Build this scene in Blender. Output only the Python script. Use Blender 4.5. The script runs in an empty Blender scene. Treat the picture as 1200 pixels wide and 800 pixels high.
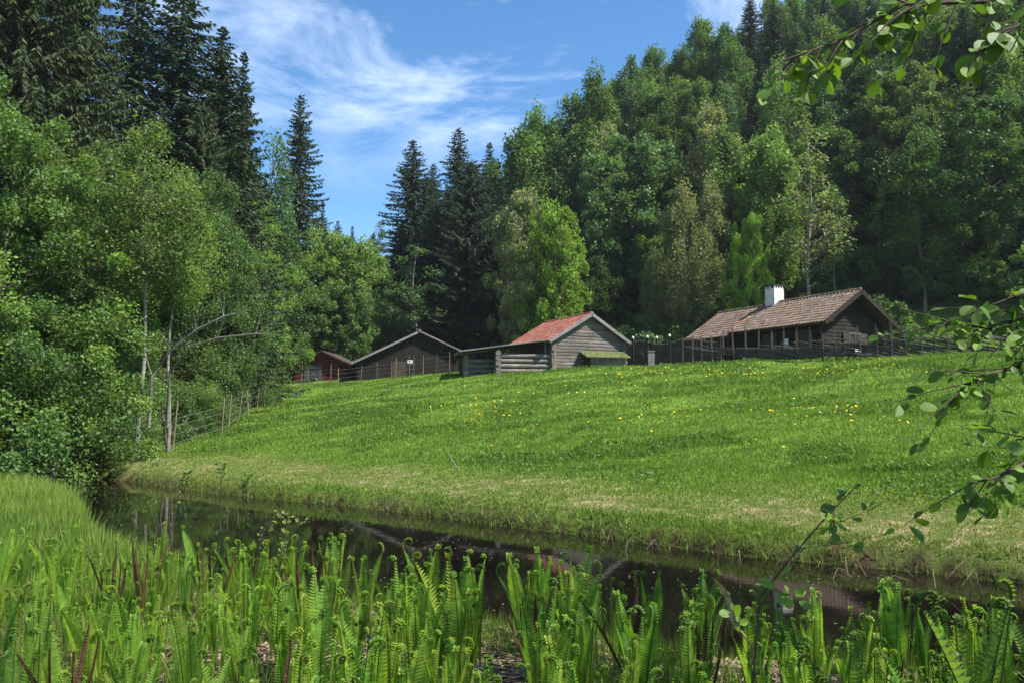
import bpy, math, random
import numpy as np
from mathutils import Vector, Matrix, Euler
R = math.radians
random.seed(7)
RNG = np.random.default_rng(11)
sc = bpy.context.scene
COL = sc.collection

# ------------------------------------------------------------------ camera, sky, sun, exposure
PITCH = 5.03
cam_d = bpy.data.cameras.new("camera"); cam = bpy.data.objects.new("camera", cam_d); COL.objects.link(cam)
cam.location = (0, 0, 2.0); cam.rotation_euler = (R(90 + PITCH), 0, 0)
cam_d.sensor_width = 36; cam_d.lens = 28.26; cam_d.clip_start = 0.05; cam_d.clip_end = 5000
sc.camera = cam
SUN_EL, SUN_AZ = 52.0, 110.0          # azimuth clockwise from +Y (camera looks +Y): sun high on the right
world = bpy.data.worlds.new("World"); sc.world = world; world.use_nodes = True
nt = world.node_tree; nt.nodes.clear()
wo = nt.nodes.new("ShaderNodeOutputWorld"); bg = nt.nodes.new("ShaderNodeBackground")
sky = nt.nodes.new("ShaderNodeTexSky"); sky.sky_type = 'NISHITA'; sky.sun_disc = False
sky.sun_elevation = R(SUN_EL); sky.sun_rotation = R(SUN_AZ); sky.air_density = 1.0; sky.dust_density = 0.05; sky.ozone_density = 1.6
tc = nt.nodes.new("ShaderNodeTexCoord")
mp = nt.nodes.new("ShaderNodeMapping"); mp.inputs['Scale'].default_value = (1.9, 2.0, 5.6); mp.inputs['Rotation'].default_value = (R(6), R(-16), R(0)); mp.inputs['Location'].default_value = (1.35, 0.1, 0.2)
n1 = nt.nodes.new("ShaderNodeTexNoise"); n1.inputs['Scale'].default_value = 2.1; n1.inputs['Detail'].default_value = 9; n1.inputs['Roughness'].default_value = 0.66; n1.inputs['Distortion'].default_value = 0.45
mr = nt.nodes.new("ShaderNodeMapRange"); mr.inputs['From Min'].default_value = 0.46; mr.inputs['From Max'].default_value = 0.76; mr.inputs['To Max'].default_value = 0.75
n2 = nt.nodes.new("ShaderNodeTexNoise"); n2.inputs['Scale'].default_value = 1.3; n2.inputs['Detail'].default_value = 2
mr2 = nt.nodes.new("ShaderNodeMapRange"); mr2.inputs['From Min'].default_value = 0.25; mr2.inputs['From Max'].default_value = 0.50
mul = nt.nodes.new("ShaderNodeMath"); mul.operation = 'MULTIPLY'
sxyz = nt.nodes.new("ShaderNodeSeparateXYZ")
mr3 = nt.nodes.new("ShaderNodeMapRange"); mr3.inputs['From Min'].default_value = 0.25; mr3.inputs['From Max'].default_value = 0.37
mul2 = nt.nodes.new("ShaderNodeMath"); mul2.operation = 'MULTIPLY'
mx = nt.nodes.new("ShaderNodeMix"); mx.data_type = 'RGBA'; mx.inputs['B'].default_value = (6.6, 7.4, 8.6, 1)
L = nt.links.new
L(tc.outputs['Generated'], mp.inputs['Vector']); L(mp.outputs[0], n1.inputs['Vector']); L(mp.outputs[0], n2.inputs['Vector'])
L(n1.outputs['Fac'], mr.inputs['Value']); L(n2.outputs['Fac'], mr2.inputs['Value'])
L(mr.outputs[0], mul.inputs[0]); L(mr2.outputs[0], mul.inputs[1])
L(tc.outputs['Generated'], sxyz.inputs[0]); L(sxyz.outputs['Z'], mr3.inputs['Value'])
L(mul.outputs[0], mul2.inputs[0]); L(mr3.outputs[0], mul2.inputs[1])
hs = nt.nodes.new("ShaderNodeHueSaturation"); hs.inputs['Saturation'].default_value = 1.28
L(sky.outputs[0], hs.inputs['Color']); L(mul2.outputs[0], mx.inputs['Factor']); L(hs.outputs[0], mx.inputs['A'])
L(mx.outputs['Result'], bg.inputs['Color']); bg.inputs['Strength'].default_value = 0.10
L(bg.outputs[0], wo.inputs[0])
sun_d = bpy.data.lights.new("sun", 'SUN'); sun = bpy.data.objects.new("sun", sun_d); COL.objects.link(sun)
sun_d.energy = 4.9; sun_d.angle = R(0.53); sun_d.color = (1.0, 0.95, 0.86)
sd = Vector((math.sin(R(SUN_AZ)) * math.cos(R(SUN_EL)), math.cos(R(SUN_AZ)) * math.cos(R(SUN_EL)), math.sin(R(SUN_EL))))
sun.rotation_euler = sd.to_track_quat('Z', 'Y').to_euler(); sun.location = (60, -10, 80)
vs = sc.view_settings; vs.view_transform = 'Standard'; vs.look = 'None'; vs.exposure = 1.1; vs.gamma = 1.0; vs.use_curve_mapping = False
sc.cycles.max_bounces = 6; sc.cycles.diffuse_bounces = 3; sc.cycles.glossy_bounces = 3; sc.cycles.transmission_bounces = 4; sc.cycles.transparent_max_bounces = 4
sc.cycles.caustics_reflective = False; sc.cycles.caustics_refractive = False
sc.cycles.use_denoising = True
sc.render.film_transparent = False

# ------------------------------------------------------------------ helpers
def smooth(a, b, x):
    t = np.clip((np.asarray(x, float) - a) / (b - a), 0, 1); return t * t * (3 - 2 * t)
def hashn(ix, iy, seed):
    v = np.sin(ix * 127.1 + iy * 311.7 + seed * 74.7) * 43758.5453
    return v - np.floor(v)
def vnoise(x, y, seed=0):
    x = np.asarray(x, float); y = np.asarray(y, float)
    ix = np.floor(x); iy = np.floor(y); fx = x - ix; fy = y - iy
    fx = fx * fx * (3 - 2 * fx); fy = fy * fy * (3 - 2 * fy)
    a = hashn(ix, iy, seed); b = hashn(ix + 1, iy, seed); c = hashn(ix, iy + 1, seed); d = hashn(ix + 1, iy + 1, seed)
    return (a * (1 - fx) + b * fx) * (1 - fy) + (c * (1 - fx) + d * fx) * fy
def fbm(x, y, seed=0, o=3):
    s = 0; a = .5; t = 0
    for i in range(o):
        s = s + a * vnoise(x * 2 ** i, y * 2 ** i, seed + i); t += a; a *= .5
    return s / t
def tcoord(x, y):      # metres beyond the far waterline
    return .633 * (x - 5.8) + .774 * (y - 9.1) + .55 * (fbm(x * .35, y * .35, 3, 2) - .5) - .42
def scoord(x, y):
    return -.774 * x + .633 * y
NX = [-60, -22, -16, -12, -9.5, -8, -6, -4, -2, 0, 2, 4.5, 8, 20, 60]
NY = [44, 27.3, 23.6, 20.6, 17.8, 15.2, 11.7, 9.4, 8.2, 7.1, 6.2, 5.3, 3.6, -6, -40]
def near_d(x, y):      # metres on the camera's side of the near waterline
    return (np.interp(x, NX, NY) - y) * .8 + .35 * (fbm(np.asarray(x) * .8, np.asarray(y) * .8, 9, 2) - .5)
def height(x, y):
    x = np.asarray(x, float); y = np.asarray(y, float)
    t = tcoord(x, y); s = scoord(x, y)
    far = np.interp(t, [-.6, -.05, .10, .45, 1, 2.7, 6, 28, 33, 44, 60], [-.6, -.15, .16, .34, .42, .6, 1.0, 4.5, 4.8, 5.0, 5.4])
    far = far + .42 * np.exp(-((x + 2.2) ** 2 + (y - 46.5) ** 2) / 26.0)
    m = smooth(3, 7, t) * (1 - smooth(26, 31, t))
    far = far + m * ((fbm(x * .14, y * .22, 21, 3) - .5) * .6 + (fbm(x * .5, y * .9, 25, 2) - .5) * .22)
    far = far + smooth(.6, 3, t) * (fbm(x * 1.5, y * 1.5, 31, 2) - .5) * .07
    hill = 0.66 * np.clip(t - 46, 0, 90) * smooth(86, 40, s) * smooth(-60, -10, s + 20)
    hill = hill * (1 - .0 * t) + smooth(48, 60, t) * (fbm(x * .08, y * .08, 41, 2) - .5) * 4
    left = np.clip(-x - 16 - .12 * np.clip(y - 30, 0, 99), 0, 60) * .28 * smooth(3, 12, t)
    back = smooth(50, 110, y) * 9 * smooth(46, 70, t)
    far = far + hill + left + back
    nd = near_d(x, y)
    lim = .38 - .2 * smooth(-3, -9, x)
    near = np.interp(nd, [-.7, -.05, .15, .6, 2], [-.6, -.12, .12, .8, 1.0])
    near = np.where(near > 0, near * lim, near) + smooth(.6, 2, nd) * (fbm(x * 1.2, y * 1.2, 51, 3) - .5) * .12
    z = np.maximum(np.where(t > -.6, far, -.6), np.where(nd > -.7, near, -.6))
    return z
def H(x, y): return float(height(x, y))
F = 942.0; ct, st = math.cos(R(PITCH)), math.sin(R(PITCH))
def at(px, D, py=420):
    u = (px - 600) / F; v = (400 - py) / F
    return u * D / (ct - v * st)
def zat(py, D):
    v = (400 - py) / F
    return 2 + D * (st + v * ct) / (ct - v * st)

def tag(o, label=None, cat=None, group=None, kind=None):
    if label: o["label"] = label
    if cat: o["category"] = cat
    if group: o["group"] = group
    if kind: o["kind"] = kind
    return o
def empty(name, loc=(0, 0, 0), rz=0, label=None, cat=None, group=None):
    o = bpy.data.objects.new(name, None); COL.objects.link(o); o.location = loc; o.rotation_euler = (0, 0, rz)
    o.empty_display_size = .2
    return tag(o, label, cat, group)
def link(name, me, parent=None, mat=None):
    if mat and not me.materials: me.materials.append(mat)
    o = bpy.data.objects.new(name, me); COL.objects.link(o)
    if parent: o.parent = parent
    return o
def copy_tree(o, parent=None):
    c = o.copy(); COL.objects.link(c)
    if parent: c.parent = parent
    for ch in o.children: copy_tree(ch, c)
    return c

class MB:
    """collects polygons; each face keeps a tint value"""
    def __init__(s): s.v = []; s.f = []; s.t = []; s.sm = []
    def add(s, vs, fs, tint=.5, smooth_=False):
        n = len(s.v); s.v += [tuple(p) for p in vs]
        for f in fs: s.f.append(tuple(i + n for i in f)); s.t.append(tint); s.sm.append(smooth_)
    def box(s, c, d, rot=None, tint=.5):
        hx, hy, hz = d[0] / 2, d[1] / 2, d[2] / 2
        P = [Vector((x, y, z)) for x in (-hx, hx) for y in (-hy, hy) for z in (-hz, hz)]
        if rot is not None: P = [rot @ p for p in P]
        P = [p + Vector(c) for p in P]
        s.add(P, [(0, 1, 3, 2), (4, 6, 7, 5), (0, 4, 5, 1), (2, 3, 7, 6), (0, 2, 6, 4), (1, 5, 7, 3)], tint)
    def tube(s, pts, rad, n=6, tint=.5, cap=True, sm=True):
        pts = [Vector(p) for p in pts]
        if not hasattr(rad, '__len__'): rad = [rad] * len(pts)
        rings = []; up = Vector((0, 0, 1))
        for i, p in enumerate(pts):
            d = (pts[min(i + 1, len(pts) - 1)] - pts[max(i - 1, 0)])
            if d.length < 1e-9: d = Vector((0, 0, 1))
            d.normalize()
            ref = up if abs(d.z) < .9 else Vector((0, 1, 0))
            a = d.cross(ref).normalized(); b = d.cross(a)
            rings.append([p + (a * math.cos(2 * math.pi * k / n) + b * math.sin(2 * math.pi * k / n)) * rad[i] for k in range(n)])
        vs = [q for r_ in rings for q in r_]; fs = []
        for i in range(len(pts) - 1):
            for k in range(n):
                fs.append((i * n + k, (i + 1) * n + k, (i + 1) * n + (k + 1) % n, i * n + (k + 1) % n))
        s.add(vs, fs, tint, sm)
        if cap:
            m = len(s.v); s.v += [tuple(q) for q in rings[0]] + [tuple(q) for q in rings[-1]]
            s.f += [tuple(m + k for k in range(n)), tuple(m + n + n - 1 - k for k in range(n))]; s.t += [tint + .2, tint + .2]; s.sm += [False, False]
    def quad(s, a, b, c, d, tint=.5): s.add([a, b, c, d], [(0, 1, 2, 3)], tint)
    def build(s, name, mat, parent=None):
        me = bpy.data.meshes.new(name); me.from_pydata(s.v, [], s.f)
        me.attributes.new("tint", 'FLOAT', 'FACE').data.foreach_set("value", np.array(s.t, dtype=np.float32))
        me.polygons.foreach_set("use_smooth", s.sm); me.update()
        return link(name, me, parent, mat)
def np_mesh(name, verts, nper, tint, mat, dry=None):
    """verts (N, nper, 3): N separate faces of nper corners"""
    N = verts.shape[0]; me = bpy.data.meshes.new(name)
    me.vertices.add(N * nper); me.vertices.foreach_set("co", verts.reshape(-1).astype(np.float32))
    me.loops.add(N * nper); me.loops.foreach_set("vertex_index", np.arange(N * nper, dtype=np.int32))
    me.polygons.add(N); me.polygons.foreach_set("loop_start", np.arange(0, N * nper, nper, dtype=np.int32))
    me.attributes.new("tint", 'FLOAT', 'FACE').data.foreach_set("value", tint.astype(np.float32))
    if dry is not None: me.attributes.new("dry", 'FLOAT', 'FACE').data.foreach_set("value", dry.astype(np.float32))
    me.update(calc_edges=True); me.materials.append(mat)
    return me

# ------------------------------------------------------------------ materials
def new_mat(name):
    m = bpy.data.materials.new(name); m.use_nodes = True; t = m.node_tree
    return m, t, t.nodes['Principled BSDF'], t.nodes['Material Output']
def N(t, typ, **kw):
    n = t.nodes.new(typ)
    for k, v in kw.items():
        if k in n.inputs: n.inputs[k].default_value = v
        else: setattr(n, k, v)
    return n
def ramp(t, stops, fac=None):
    r_ = t.nodes.new("ShaderNodeValToRGB"); e = r_.color_ramp.elements
    while len(e) < len(stops): e.new(.5)
    for i, (p, c) in enumerate(stops): e[i].position = p; e[i].color = (*c, 1)
    if fac is not None: t.links.new(fac, r_.inputs[0])
    return r_
def mixc(t, a, b, fac, bt='MIX'):
    m = t.nodes.new("ShaderNodeMix"); m.data_type = 'RGBA'; m.blend_type = bt
    for s_, v in (('A', a), ('B', b), ('Factor', fac)):
        if hasattr(v, 'links') or hasattr(v, 'is_linked'): t.links.new(v, m.inputs[s_])
        elif isinstance(v, (int, float)): m.inputs[s_].default_value = v
        else: m.inputs[s_].default_value = (*v, 1)
    return m.outputs['Result']
def attr(t, name):
    a = t.nodes.new("ShaderNodeAttribute"); a.attribute_name = name; return a.outputs['Fac']
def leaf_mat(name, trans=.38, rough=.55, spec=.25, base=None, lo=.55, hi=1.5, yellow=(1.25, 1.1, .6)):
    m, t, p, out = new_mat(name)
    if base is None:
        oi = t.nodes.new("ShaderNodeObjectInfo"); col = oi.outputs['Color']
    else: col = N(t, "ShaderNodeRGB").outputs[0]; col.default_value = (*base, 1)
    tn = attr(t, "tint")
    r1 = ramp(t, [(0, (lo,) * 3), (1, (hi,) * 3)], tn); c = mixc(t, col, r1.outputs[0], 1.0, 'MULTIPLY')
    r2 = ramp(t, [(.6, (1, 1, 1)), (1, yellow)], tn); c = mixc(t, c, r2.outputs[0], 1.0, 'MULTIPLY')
    t.links.new(c, p.inputs['Base Color']); p.inputs['Roughness'].default_value = rough; p.inputs['Specular IOR Level'].default_value = spec
    tr = t.nodes.new("ShaderNodeBsdfTranslucent"); tc_ = mixc(t, c, (1.25, 1.35, .55), 1.0, 'MULTIPLY'); t.links.new(tc_, tr.inputs[0])
    ms = t.nodes.new("ShaderNodeMixShader"); ms.inputs[0].default_value = trans
    t.links.new(p.outputs[0], ms.inputs[1]); t.links.new(tr.outputs[0], ms.inputs[2]); t.links.new(ms.outputs[0], out.inputs[0])
    return m
M = {}
M['leaf'] = leaf_mat('leaf')
M['needle'] = leaf_mat('needle', trans=.12, rough=.6, spec=.2, lo=.5, hi=1.5, yellow=(1.3, 1.1, .7))
M['fern'] = leaf_mat('fern', trans=.55, rough=.5, spec=.3, lo=.6, hi=1.35, yellow=(1.1, 1.05, .8))
M['petal'] = leaf_mat('petal', trans=.2, base=(.85, .62, .03), lo=.9, hi=1.1, yellow=(1, 1, 1))

def grass_mat():
    m, t, p, out = new_mat('grass')
    tn = attr(t, "tint"); dr = attr(t, "dry")
    g = ramp(t, [(0, (.075, .135, .020)), (.5, (.125, .215, .028)), (1, (.20, .285, .045))], tn)
    d = ramp(t, [(0, (.13, .15, .035)), (.6, (.20, .21, .06)), (1, (.34, .29, .13))], tn)
    c = mixc(t, g.outputs[0], d.outputs[0], dr)
    t.links.new(c, p.inputs['Base Color']); p.inputs['Roughness'].default_value = .5; p.inputs['Specular IOR Level'].default_value = .3
    tr = t.nodes.new("ShaderNodeBsdfTranslucent"); t.links.new(mixc(t, c, (1.3, 1.35, .6), 1.0, 'MULTIPLY'), tr.inputs[0])
    ms = t.nodes.new("ShaderNodeMixShader"); ms.inputs[0].default_value = .4
    t.links.new(p.outputs[0], ms.inputs[1]); t.links.new(tr.outputs[0], ms.inputs[2]); t.links.new(ms.outputs[0], out.inputs[0])
    return m
M['grass'] = grass_mat()

def ground_mat():
    m, t, p, out = new_mat('ground')
    geo = t.nodes.new("ShaderNodeNewGeometry"); pos = geo.outputs['Position']
    def noise(s_, d=4, r_=.6):
        n = N(t, "ShaderNodeTexNoise", Scale=s_, Detail=d, Roughness=r_); t.links.new(pos, n.inputs['Vector']); return n.outputs['Fac']
    a, b, c_ = noise(.35, 5), noise(3.0, 6, .7), noise(14.0, 6, .75)
    g = ramp(t, [(.3, (.080, .140, .018)), (.5, (.115, .195, .024)), (.7, (.15, .235, .032))], a).outputs[0]
    g = mixc(t, g, ramp(t, [(.35, (.55, .6, .5)), (.65, (1.25, 1.2, 1.1))], b).outputs[0], .8, 'MULTIPLY')
    g = mixc(t, g, ramp(t, [(.35, (.6, .62, .5)), (.65, (1.3, 1.25, 1.2))], c_).outputs[0], .7, 'MULTIPLY')
    dryc = ramp(t, [(.36, (.085, .13, .026)), (.5, (.15, .16, .045)), (.62, (.30, .24, .13)), (.7, (.36, .28, .17))], b).outputs[0]
    dryc = mixc(t, dryc, ramp(t, [(.3, (.6, .6, .6)), (.7, (1.3, 1.3, 1.3))], c_).outputs[0], .8, 'MULTIPLY')
    mud = ramp(t, [(.35, (.018, .012, .006)), (.6, (.06, .040, .020)), (.75, (.13, .095, .055))], b).outputs[0]
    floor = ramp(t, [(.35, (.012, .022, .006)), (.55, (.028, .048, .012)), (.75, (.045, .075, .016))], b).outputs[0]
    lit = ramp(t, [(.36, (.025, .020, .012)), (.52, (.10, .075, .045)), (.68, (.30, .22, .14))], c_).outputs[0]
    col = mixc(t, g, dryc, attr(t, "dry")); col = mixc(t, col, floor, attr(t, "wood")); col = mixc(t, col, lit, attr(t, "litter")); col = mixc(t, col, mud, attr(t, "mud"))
    t.links.new(col, p.inputs['Base Color']); p.inputs['Roughness'].default_value = .85; p.inputs['Specular IOR Level'].default_value = .15
    bp = t.nodes.new("ShaderNodeBump"); bp.inputs['Strength'].default_value = .7; bp.inputs['Distance'].default_value = .06
    t.links.new(c_, bp.inputs['Height']); t.links.new(bp.outputs[0], p.inputs['Normal'])
    return m
M['ground'] = ground_mat()

def water_mat():
    m, t, p, out = new_mat('water')
    geo = t.nodes.new("ShaderNodeNewGeometry"); pos = geo.outputs['Position']
    nb = N(t, "ShaderNodeTexNoise", Scale=.8, Detail=3); t.links.new(pos, nb.inputs['Vector'])
    base = ramp(t, [(.35, (.003, .0025, .0018)), (.7, (.008, .0055, .0035))], nb.outputs['Fac']).outputs[0]
    vo = N(t, "ShaderNodeTexVoronoi", Scale=11.0); vo.inputs['Randomness'].default_value = 1; t.links.new(pos, vo.inputs['Vector'])
    sp = ramp(t, [(0.10, (1, 1, 1)), (.16, (0, 0, 0))], vo.outputs['Distance']).outputs[0]
    nn = N(t, "ShaderNodeTexNoise", Scale=.55, Detail=3); t.links.new(pos, nn.inputs['Vector'])
    gate = ramp(t, [(.45, (0, 0, 0)), (.6, (1, 1, 1))], nn.outputs['Fac']).outputs[0]
    sep = t.nodes.new("ShaderNodeSeparateColor"); t.links.new(vo.outputs['Color'], sep.inputs[0])
    g2 = ramp(t, [(.55, (0, 0, 0)), (.6, (1, 1, 1))], sep.outputs[0]).outputs[0]
    f = mixc(t, sp, gate, 1.0, 'MULTIPLY'); f = mixc(t, f, g2, 1.0, 'MULTIPLY')
    fl = t.nodes.new("ShaderNodeBsdfDiffuse"); fl.inputs[0].default_value = (.28, .27, .20, 1)
    t.links.new(base, p.inputs['Base Color']); p.inputs['Roughness'].default_value = .035; p.inputs['IOR'].default_value = 1.33; p.inputs['Specular IOR Level'].default_value = .5
    w = N(t, "ShaderNodeTexNoise", Scale=3.2, Detail=3, Roughness=.5); t.links.new(pos, w.inputs['Vector'])
    bp = t.nodes.new("ShaderNodeBump"); bp.inputs['Strength'].default_value = .07; bp.inputs['Distance'].default_value = .010
    t.links.new(w.outputs['Fac'], bp.inputs['Height']); t.links.new(bp.outputs[0], p.inputs['Normal'])
    ms = t.nodes.new("ShaderNodeMixShader"); t.links.new(f, ms.inputs[0]); t.links.new(p.outputs[0], ms.inputs[1]); t.links.new(fl.outputs[0], ms.inputs[2]); t.links.new(ms.outputs[0], out.inputs[0])
    return m
M['water'] = water_mat()

def wood_mat(name, dark, mid, light, stretch=(1, 14, 14), rough=.8, scale=2.0):
    m, t, p, out = new_mat(name)
    tc_ = t.nodes.new("ShaderNodeTexCoord"); mp_ = N(t, "ShaderNodeMapping"); mp_.inputs['Scale'].default_value = stretch
    t.links.new(tc_.outputs['Object'], mp_.inputs['Vector'])
    n = N(t, "ShaderNodeTexNoise", Scale=scale, Detail=8, Roughness=.7); t.links.new(mp_.outputs[0], n.inputs['Vector'])
    big = N(t, "ShaderNodeTexNoise", Scale=1.1, Detail=4, Roughness=.6); t.links.new(tc_.outputs['Object'], big.inputs['Vector'])
    c = ramp(t, [(.3, dark), (.52, mid), (.72, light)], n.outputs['Fac']).outputs[0]
    c = mixc(t, c, ramp(t, [(.3, (.6, .6, .6)), (.7, (1.25, 1.22, 1.18))], big.outputs['Fac']).outputs[0], .8, 'MULTIPLY')
    c = mixc(t, c, ramp(t, [(0, (.62, .62, .62)), (.5, (1, 1, 1)), (1, (1.35, 1.35, 1.35))], attr(t, 'tint')).outputs[0], 1.0, 'MULTIPLY')
    t.links.new(c, p.inputs['Base Color']); p.inputs['Roughness'].default_value = rough; p.inputs['Specular IOR Level'].default_value = .2
    bp = t.nodes.new("ShaderNodeBump"); bp.inputs['Strength'].default_value = .5; bp.inputs['Distance'].default_value = .01
    t.links.new(n.outputs['Fac'], bp.inputs['Height']); t.links.new(bp.outputs[0], p.inputs['Normal'])
    return m
M['grey_wood'] = wood_mat('grey_wood', (.05, .045, .040), (.145, .130, .115), (.27, .245, .22))
M['tar_wood'] = wood_mat('tar_wood', (.010, .008, .006), (.020, .015, .012), (.045, .035, .030))
M['dark_wood'] = wood_mat('dark_wood', (.022, .017, .013), (.055, .043, .034), (.11, .09, .075))
M['red_wood'] = wood_mat('red_wood', (.05, .009, .006), (.11, .018, .012), (.16, .032, .02), stretch=(14, 14, 1))
M['door_grey'] = wood_mat('door_grey', (.04, .045, .05), (.08, .09, .095), (.13, .14, .14), stretch=(14, 14, 1))
M['pale_wood'] = wood_mat('pale_wood', (.08, .065, .045), (.17, .135, .095), (.28, .23, .17), stretch=(12, 12, 1.2))
M['fence_wood'] = wood_mat('fence_wood', (.035, .028, .024), (.09, .075, .065), (.19, .165, .145), stretch=(6, 6, 6))
M['bark'] = wood_mat('bark', (.018, .014, .010), (.05, .04, .03), (.10, .085, .07), stretch=(5, 5, 1))
M['pale_bark'] = wood_mat('pale_bark', (.06, .055, .045), (.20, .19, .16), (.42, .40, .36), stretch=(3, 3, 5))
M['twig'] = wood_mat('twig', (.03, .022, .014), (.07, .05, .035), (.12, .09, .065), stretch=(8, 8, 8))
M['metal_roof'] = wood_mat('metal_roof', (.09, .087, .083), (.18, .172, .165), (.29, .28, .27), stretch=(1, 12, 12), rough=.5)
M['stalk'] = wood_mat('stalk', (.02, .03, .006), (.05, .07, .015), (.09, .12, .03), stretch=(6, 6, 6))
M['dead_frond'] = wood_mat('dead_frond', (.03, .012, .006), (.085, .040, .022), (.19, .095, .055), stretch=(8, 8, 8))
M['straw'] = wood_mat('straw', (.09, .065, .04), (.24, .18, .11), (.50, .39, .27), stretch=(8, 8, 8))
def plain(name, c, rough=.7, noise=.25, scale=8):
    m, t, p, out = new_mat(name)
    tc_ = t.nodes.new("ShaderNodeTexCoord"); n = N(t, "ShaderNodeTexNoise", Scale=float(scale), Detail=6, Roughness=.65); t.links.new(tc_.outputs['Object'], n.inputs['Vector'])
    r_ = ramp(t, [(.3, tuple(x * (1 - noise) for x in c)), (.7, tuple(min(1, x * (1 + noise)) for x in c))], n.outputs['Fac'])
    t.links.new(r_.outputs[0], p.inputs['Base Color']); p.inputs['Roughness'].default_value = rough
    return m
M['plaster'] = plain('plaster', (.56, .54, .50), .85, .35, 2.2)
M['soot'] = plain('soot', (.03, .028, .026), .9)
M['stone'] = plain('stone', (.19, .185, .17), .85, .4, 5)
M['paper'] = plain('paper', (.72, .72, .70), .6, .08)
M['ink'] = plain('ink', (.12, .12, .12), .7, .1)
M['moss'] = plain('moss', (.13, .16, .045), .95, .5, 5)
M['glass'] = plain('glass', (.03, .035, .04), .12, .2, 2)
M['wire'] = plain('wire', (.20, .19, .18), .5, .2)
M['mud_brown'] = plain('mud_brown', (.26, .19, .14), .9, .45, 3)
M['ink_dark'] = M['ink']
def tile_mat(name, a, b, c, lich):
    m, t, p, out = new_mat(name)
    col = ramp(t, [(0, a), (.5, b), (1, c)], attr(t, 'tint')).outputs[0]
    tc_ = t.nodes.new("ShaderNodeTexCoord"); n = N(t, "ShaderNodeTexNoise", Scale=2.2, Detail=7, Roughness=.75); t.links.new(tc_.outputs['Object'], n.inputs['Vector'])
    f = ramp(t, [(.5, (0, 0, 0)), (.68, (1, 1, 1))], n.outputs['Fac']).outputs[0]
    col = mixc(t, col, lich, f); t.links.new(col, p.inputs['Base Color']); p.inputs['Roughness'].default_value = .8; p.inputs['Specular IOR Level'].default_value = .25
    return m
M['red_tile'] = tile_mat('red_tile', (.13, .042, .028), (.27, .090, .058), (.38, .165, .11), (.22, .15, .11))
M['old_tile'] = tile_mat('old_tile', (.085, .060, .042), (.155, .105, .074), (.23, .165, .12), (.135, .12, .088))

# ------------------------------------------------------------------ ground and water
def axis(lo, a, b, hi, fine, grow=1.12):
    mid = list(np.arange(a, b + 1e-6, fine)); up = []; s = fine; v = mid[-1]
    while v < hi: s *= grow; v += s; up.append(v)
    dn = []; s = fine; v = a
    while v > lo: s *= grow; v -= s; dn.append(v)
    return np.array(dn[::-1] + mid + up)
gx = axis(-900, -24, 30, 900, .27); gy = axis(-700, -2, 56, 1200, .27)
GX, GY = np.meshgrid(gx, gy); GZ = height(GX, GY)
nx, ny = len(gx), len(gy)
me = bpy.data.meshes.new("ground")
me.vertices.add(nx * ny); me.vertices.foreach_set("co", np.stack([GX, GY, GZ], -1).reshape(-1).astype(np.float32))
ii, jj = np.meshgrid(np.arange(nx - 1), np.arange(ny - 1)); q = (jj * nx + ii)
quads = np.stack([q, q + 1, q + 1 + nx, q + nx], -1).reshape(-1, 4)
me.loops.add(quads.size); me.loops.foreach_set("vertex_index", quads.reshape(-1).astype(np.int32))
me.polygons.add(len(quads)); me.polygons.foreach_set("loop_start", np.arange(0, quads.size, 4, dtype=np.int32))
me.polygons.foreach_set("use_smooth", np.ones(len(quads), bool))
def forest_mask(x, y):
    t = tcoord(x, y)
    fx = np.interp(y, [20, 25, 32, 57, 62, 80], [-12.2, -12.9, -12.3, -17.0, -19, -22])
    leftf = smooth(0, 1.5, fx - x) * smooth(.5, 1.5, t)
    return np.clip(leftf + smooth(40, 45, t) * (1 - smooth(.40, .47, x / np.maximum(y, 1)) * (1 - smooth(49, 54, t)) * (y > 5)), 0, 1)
def dry_mask(x, y):
    t = tcoord(x, y); w = t + (fbm(x * .6, y * .6, 61, 3) - .5) * 1.8
    return smooth(.0, .5, w) * (1 - smooth(2.0, 3.8, w)) * (.6 + .4 * smooth(.4, .62, fbm(x * .7, y * .7, 63, 3)))
t_ = tcoord(GX, GY); nd_ = near_d(GX, GY)
mud = np.clip((1 - smooth(.05, .3, np.where(t_ > -.8, t_, 0) + (fbm(GX * 2, GY * 2, 77, 2) - .5) * .3)) * (t_ > -3) + (nd_ > -1) * (1 - smooth(.1, .5, nd_)), 0, 1) * (GZ < .35)
litter = smooth(.1, .5, nd_) * (GX > -7)
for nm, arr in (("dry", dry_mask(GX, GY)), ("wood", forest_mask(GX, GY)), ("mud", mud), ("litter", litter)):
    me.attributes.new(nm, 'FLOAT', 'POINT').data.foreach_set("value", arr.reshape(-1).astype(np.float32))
me.update(calc_edges=True)
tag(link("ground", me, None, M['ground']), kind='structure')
w = MB(); w.quad((-45, -12, 0), (30, -12, 0), (30, 45, 0), (-45, 45, 0))
tag(w.build("water", M['water']), kind='structure')

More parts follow.
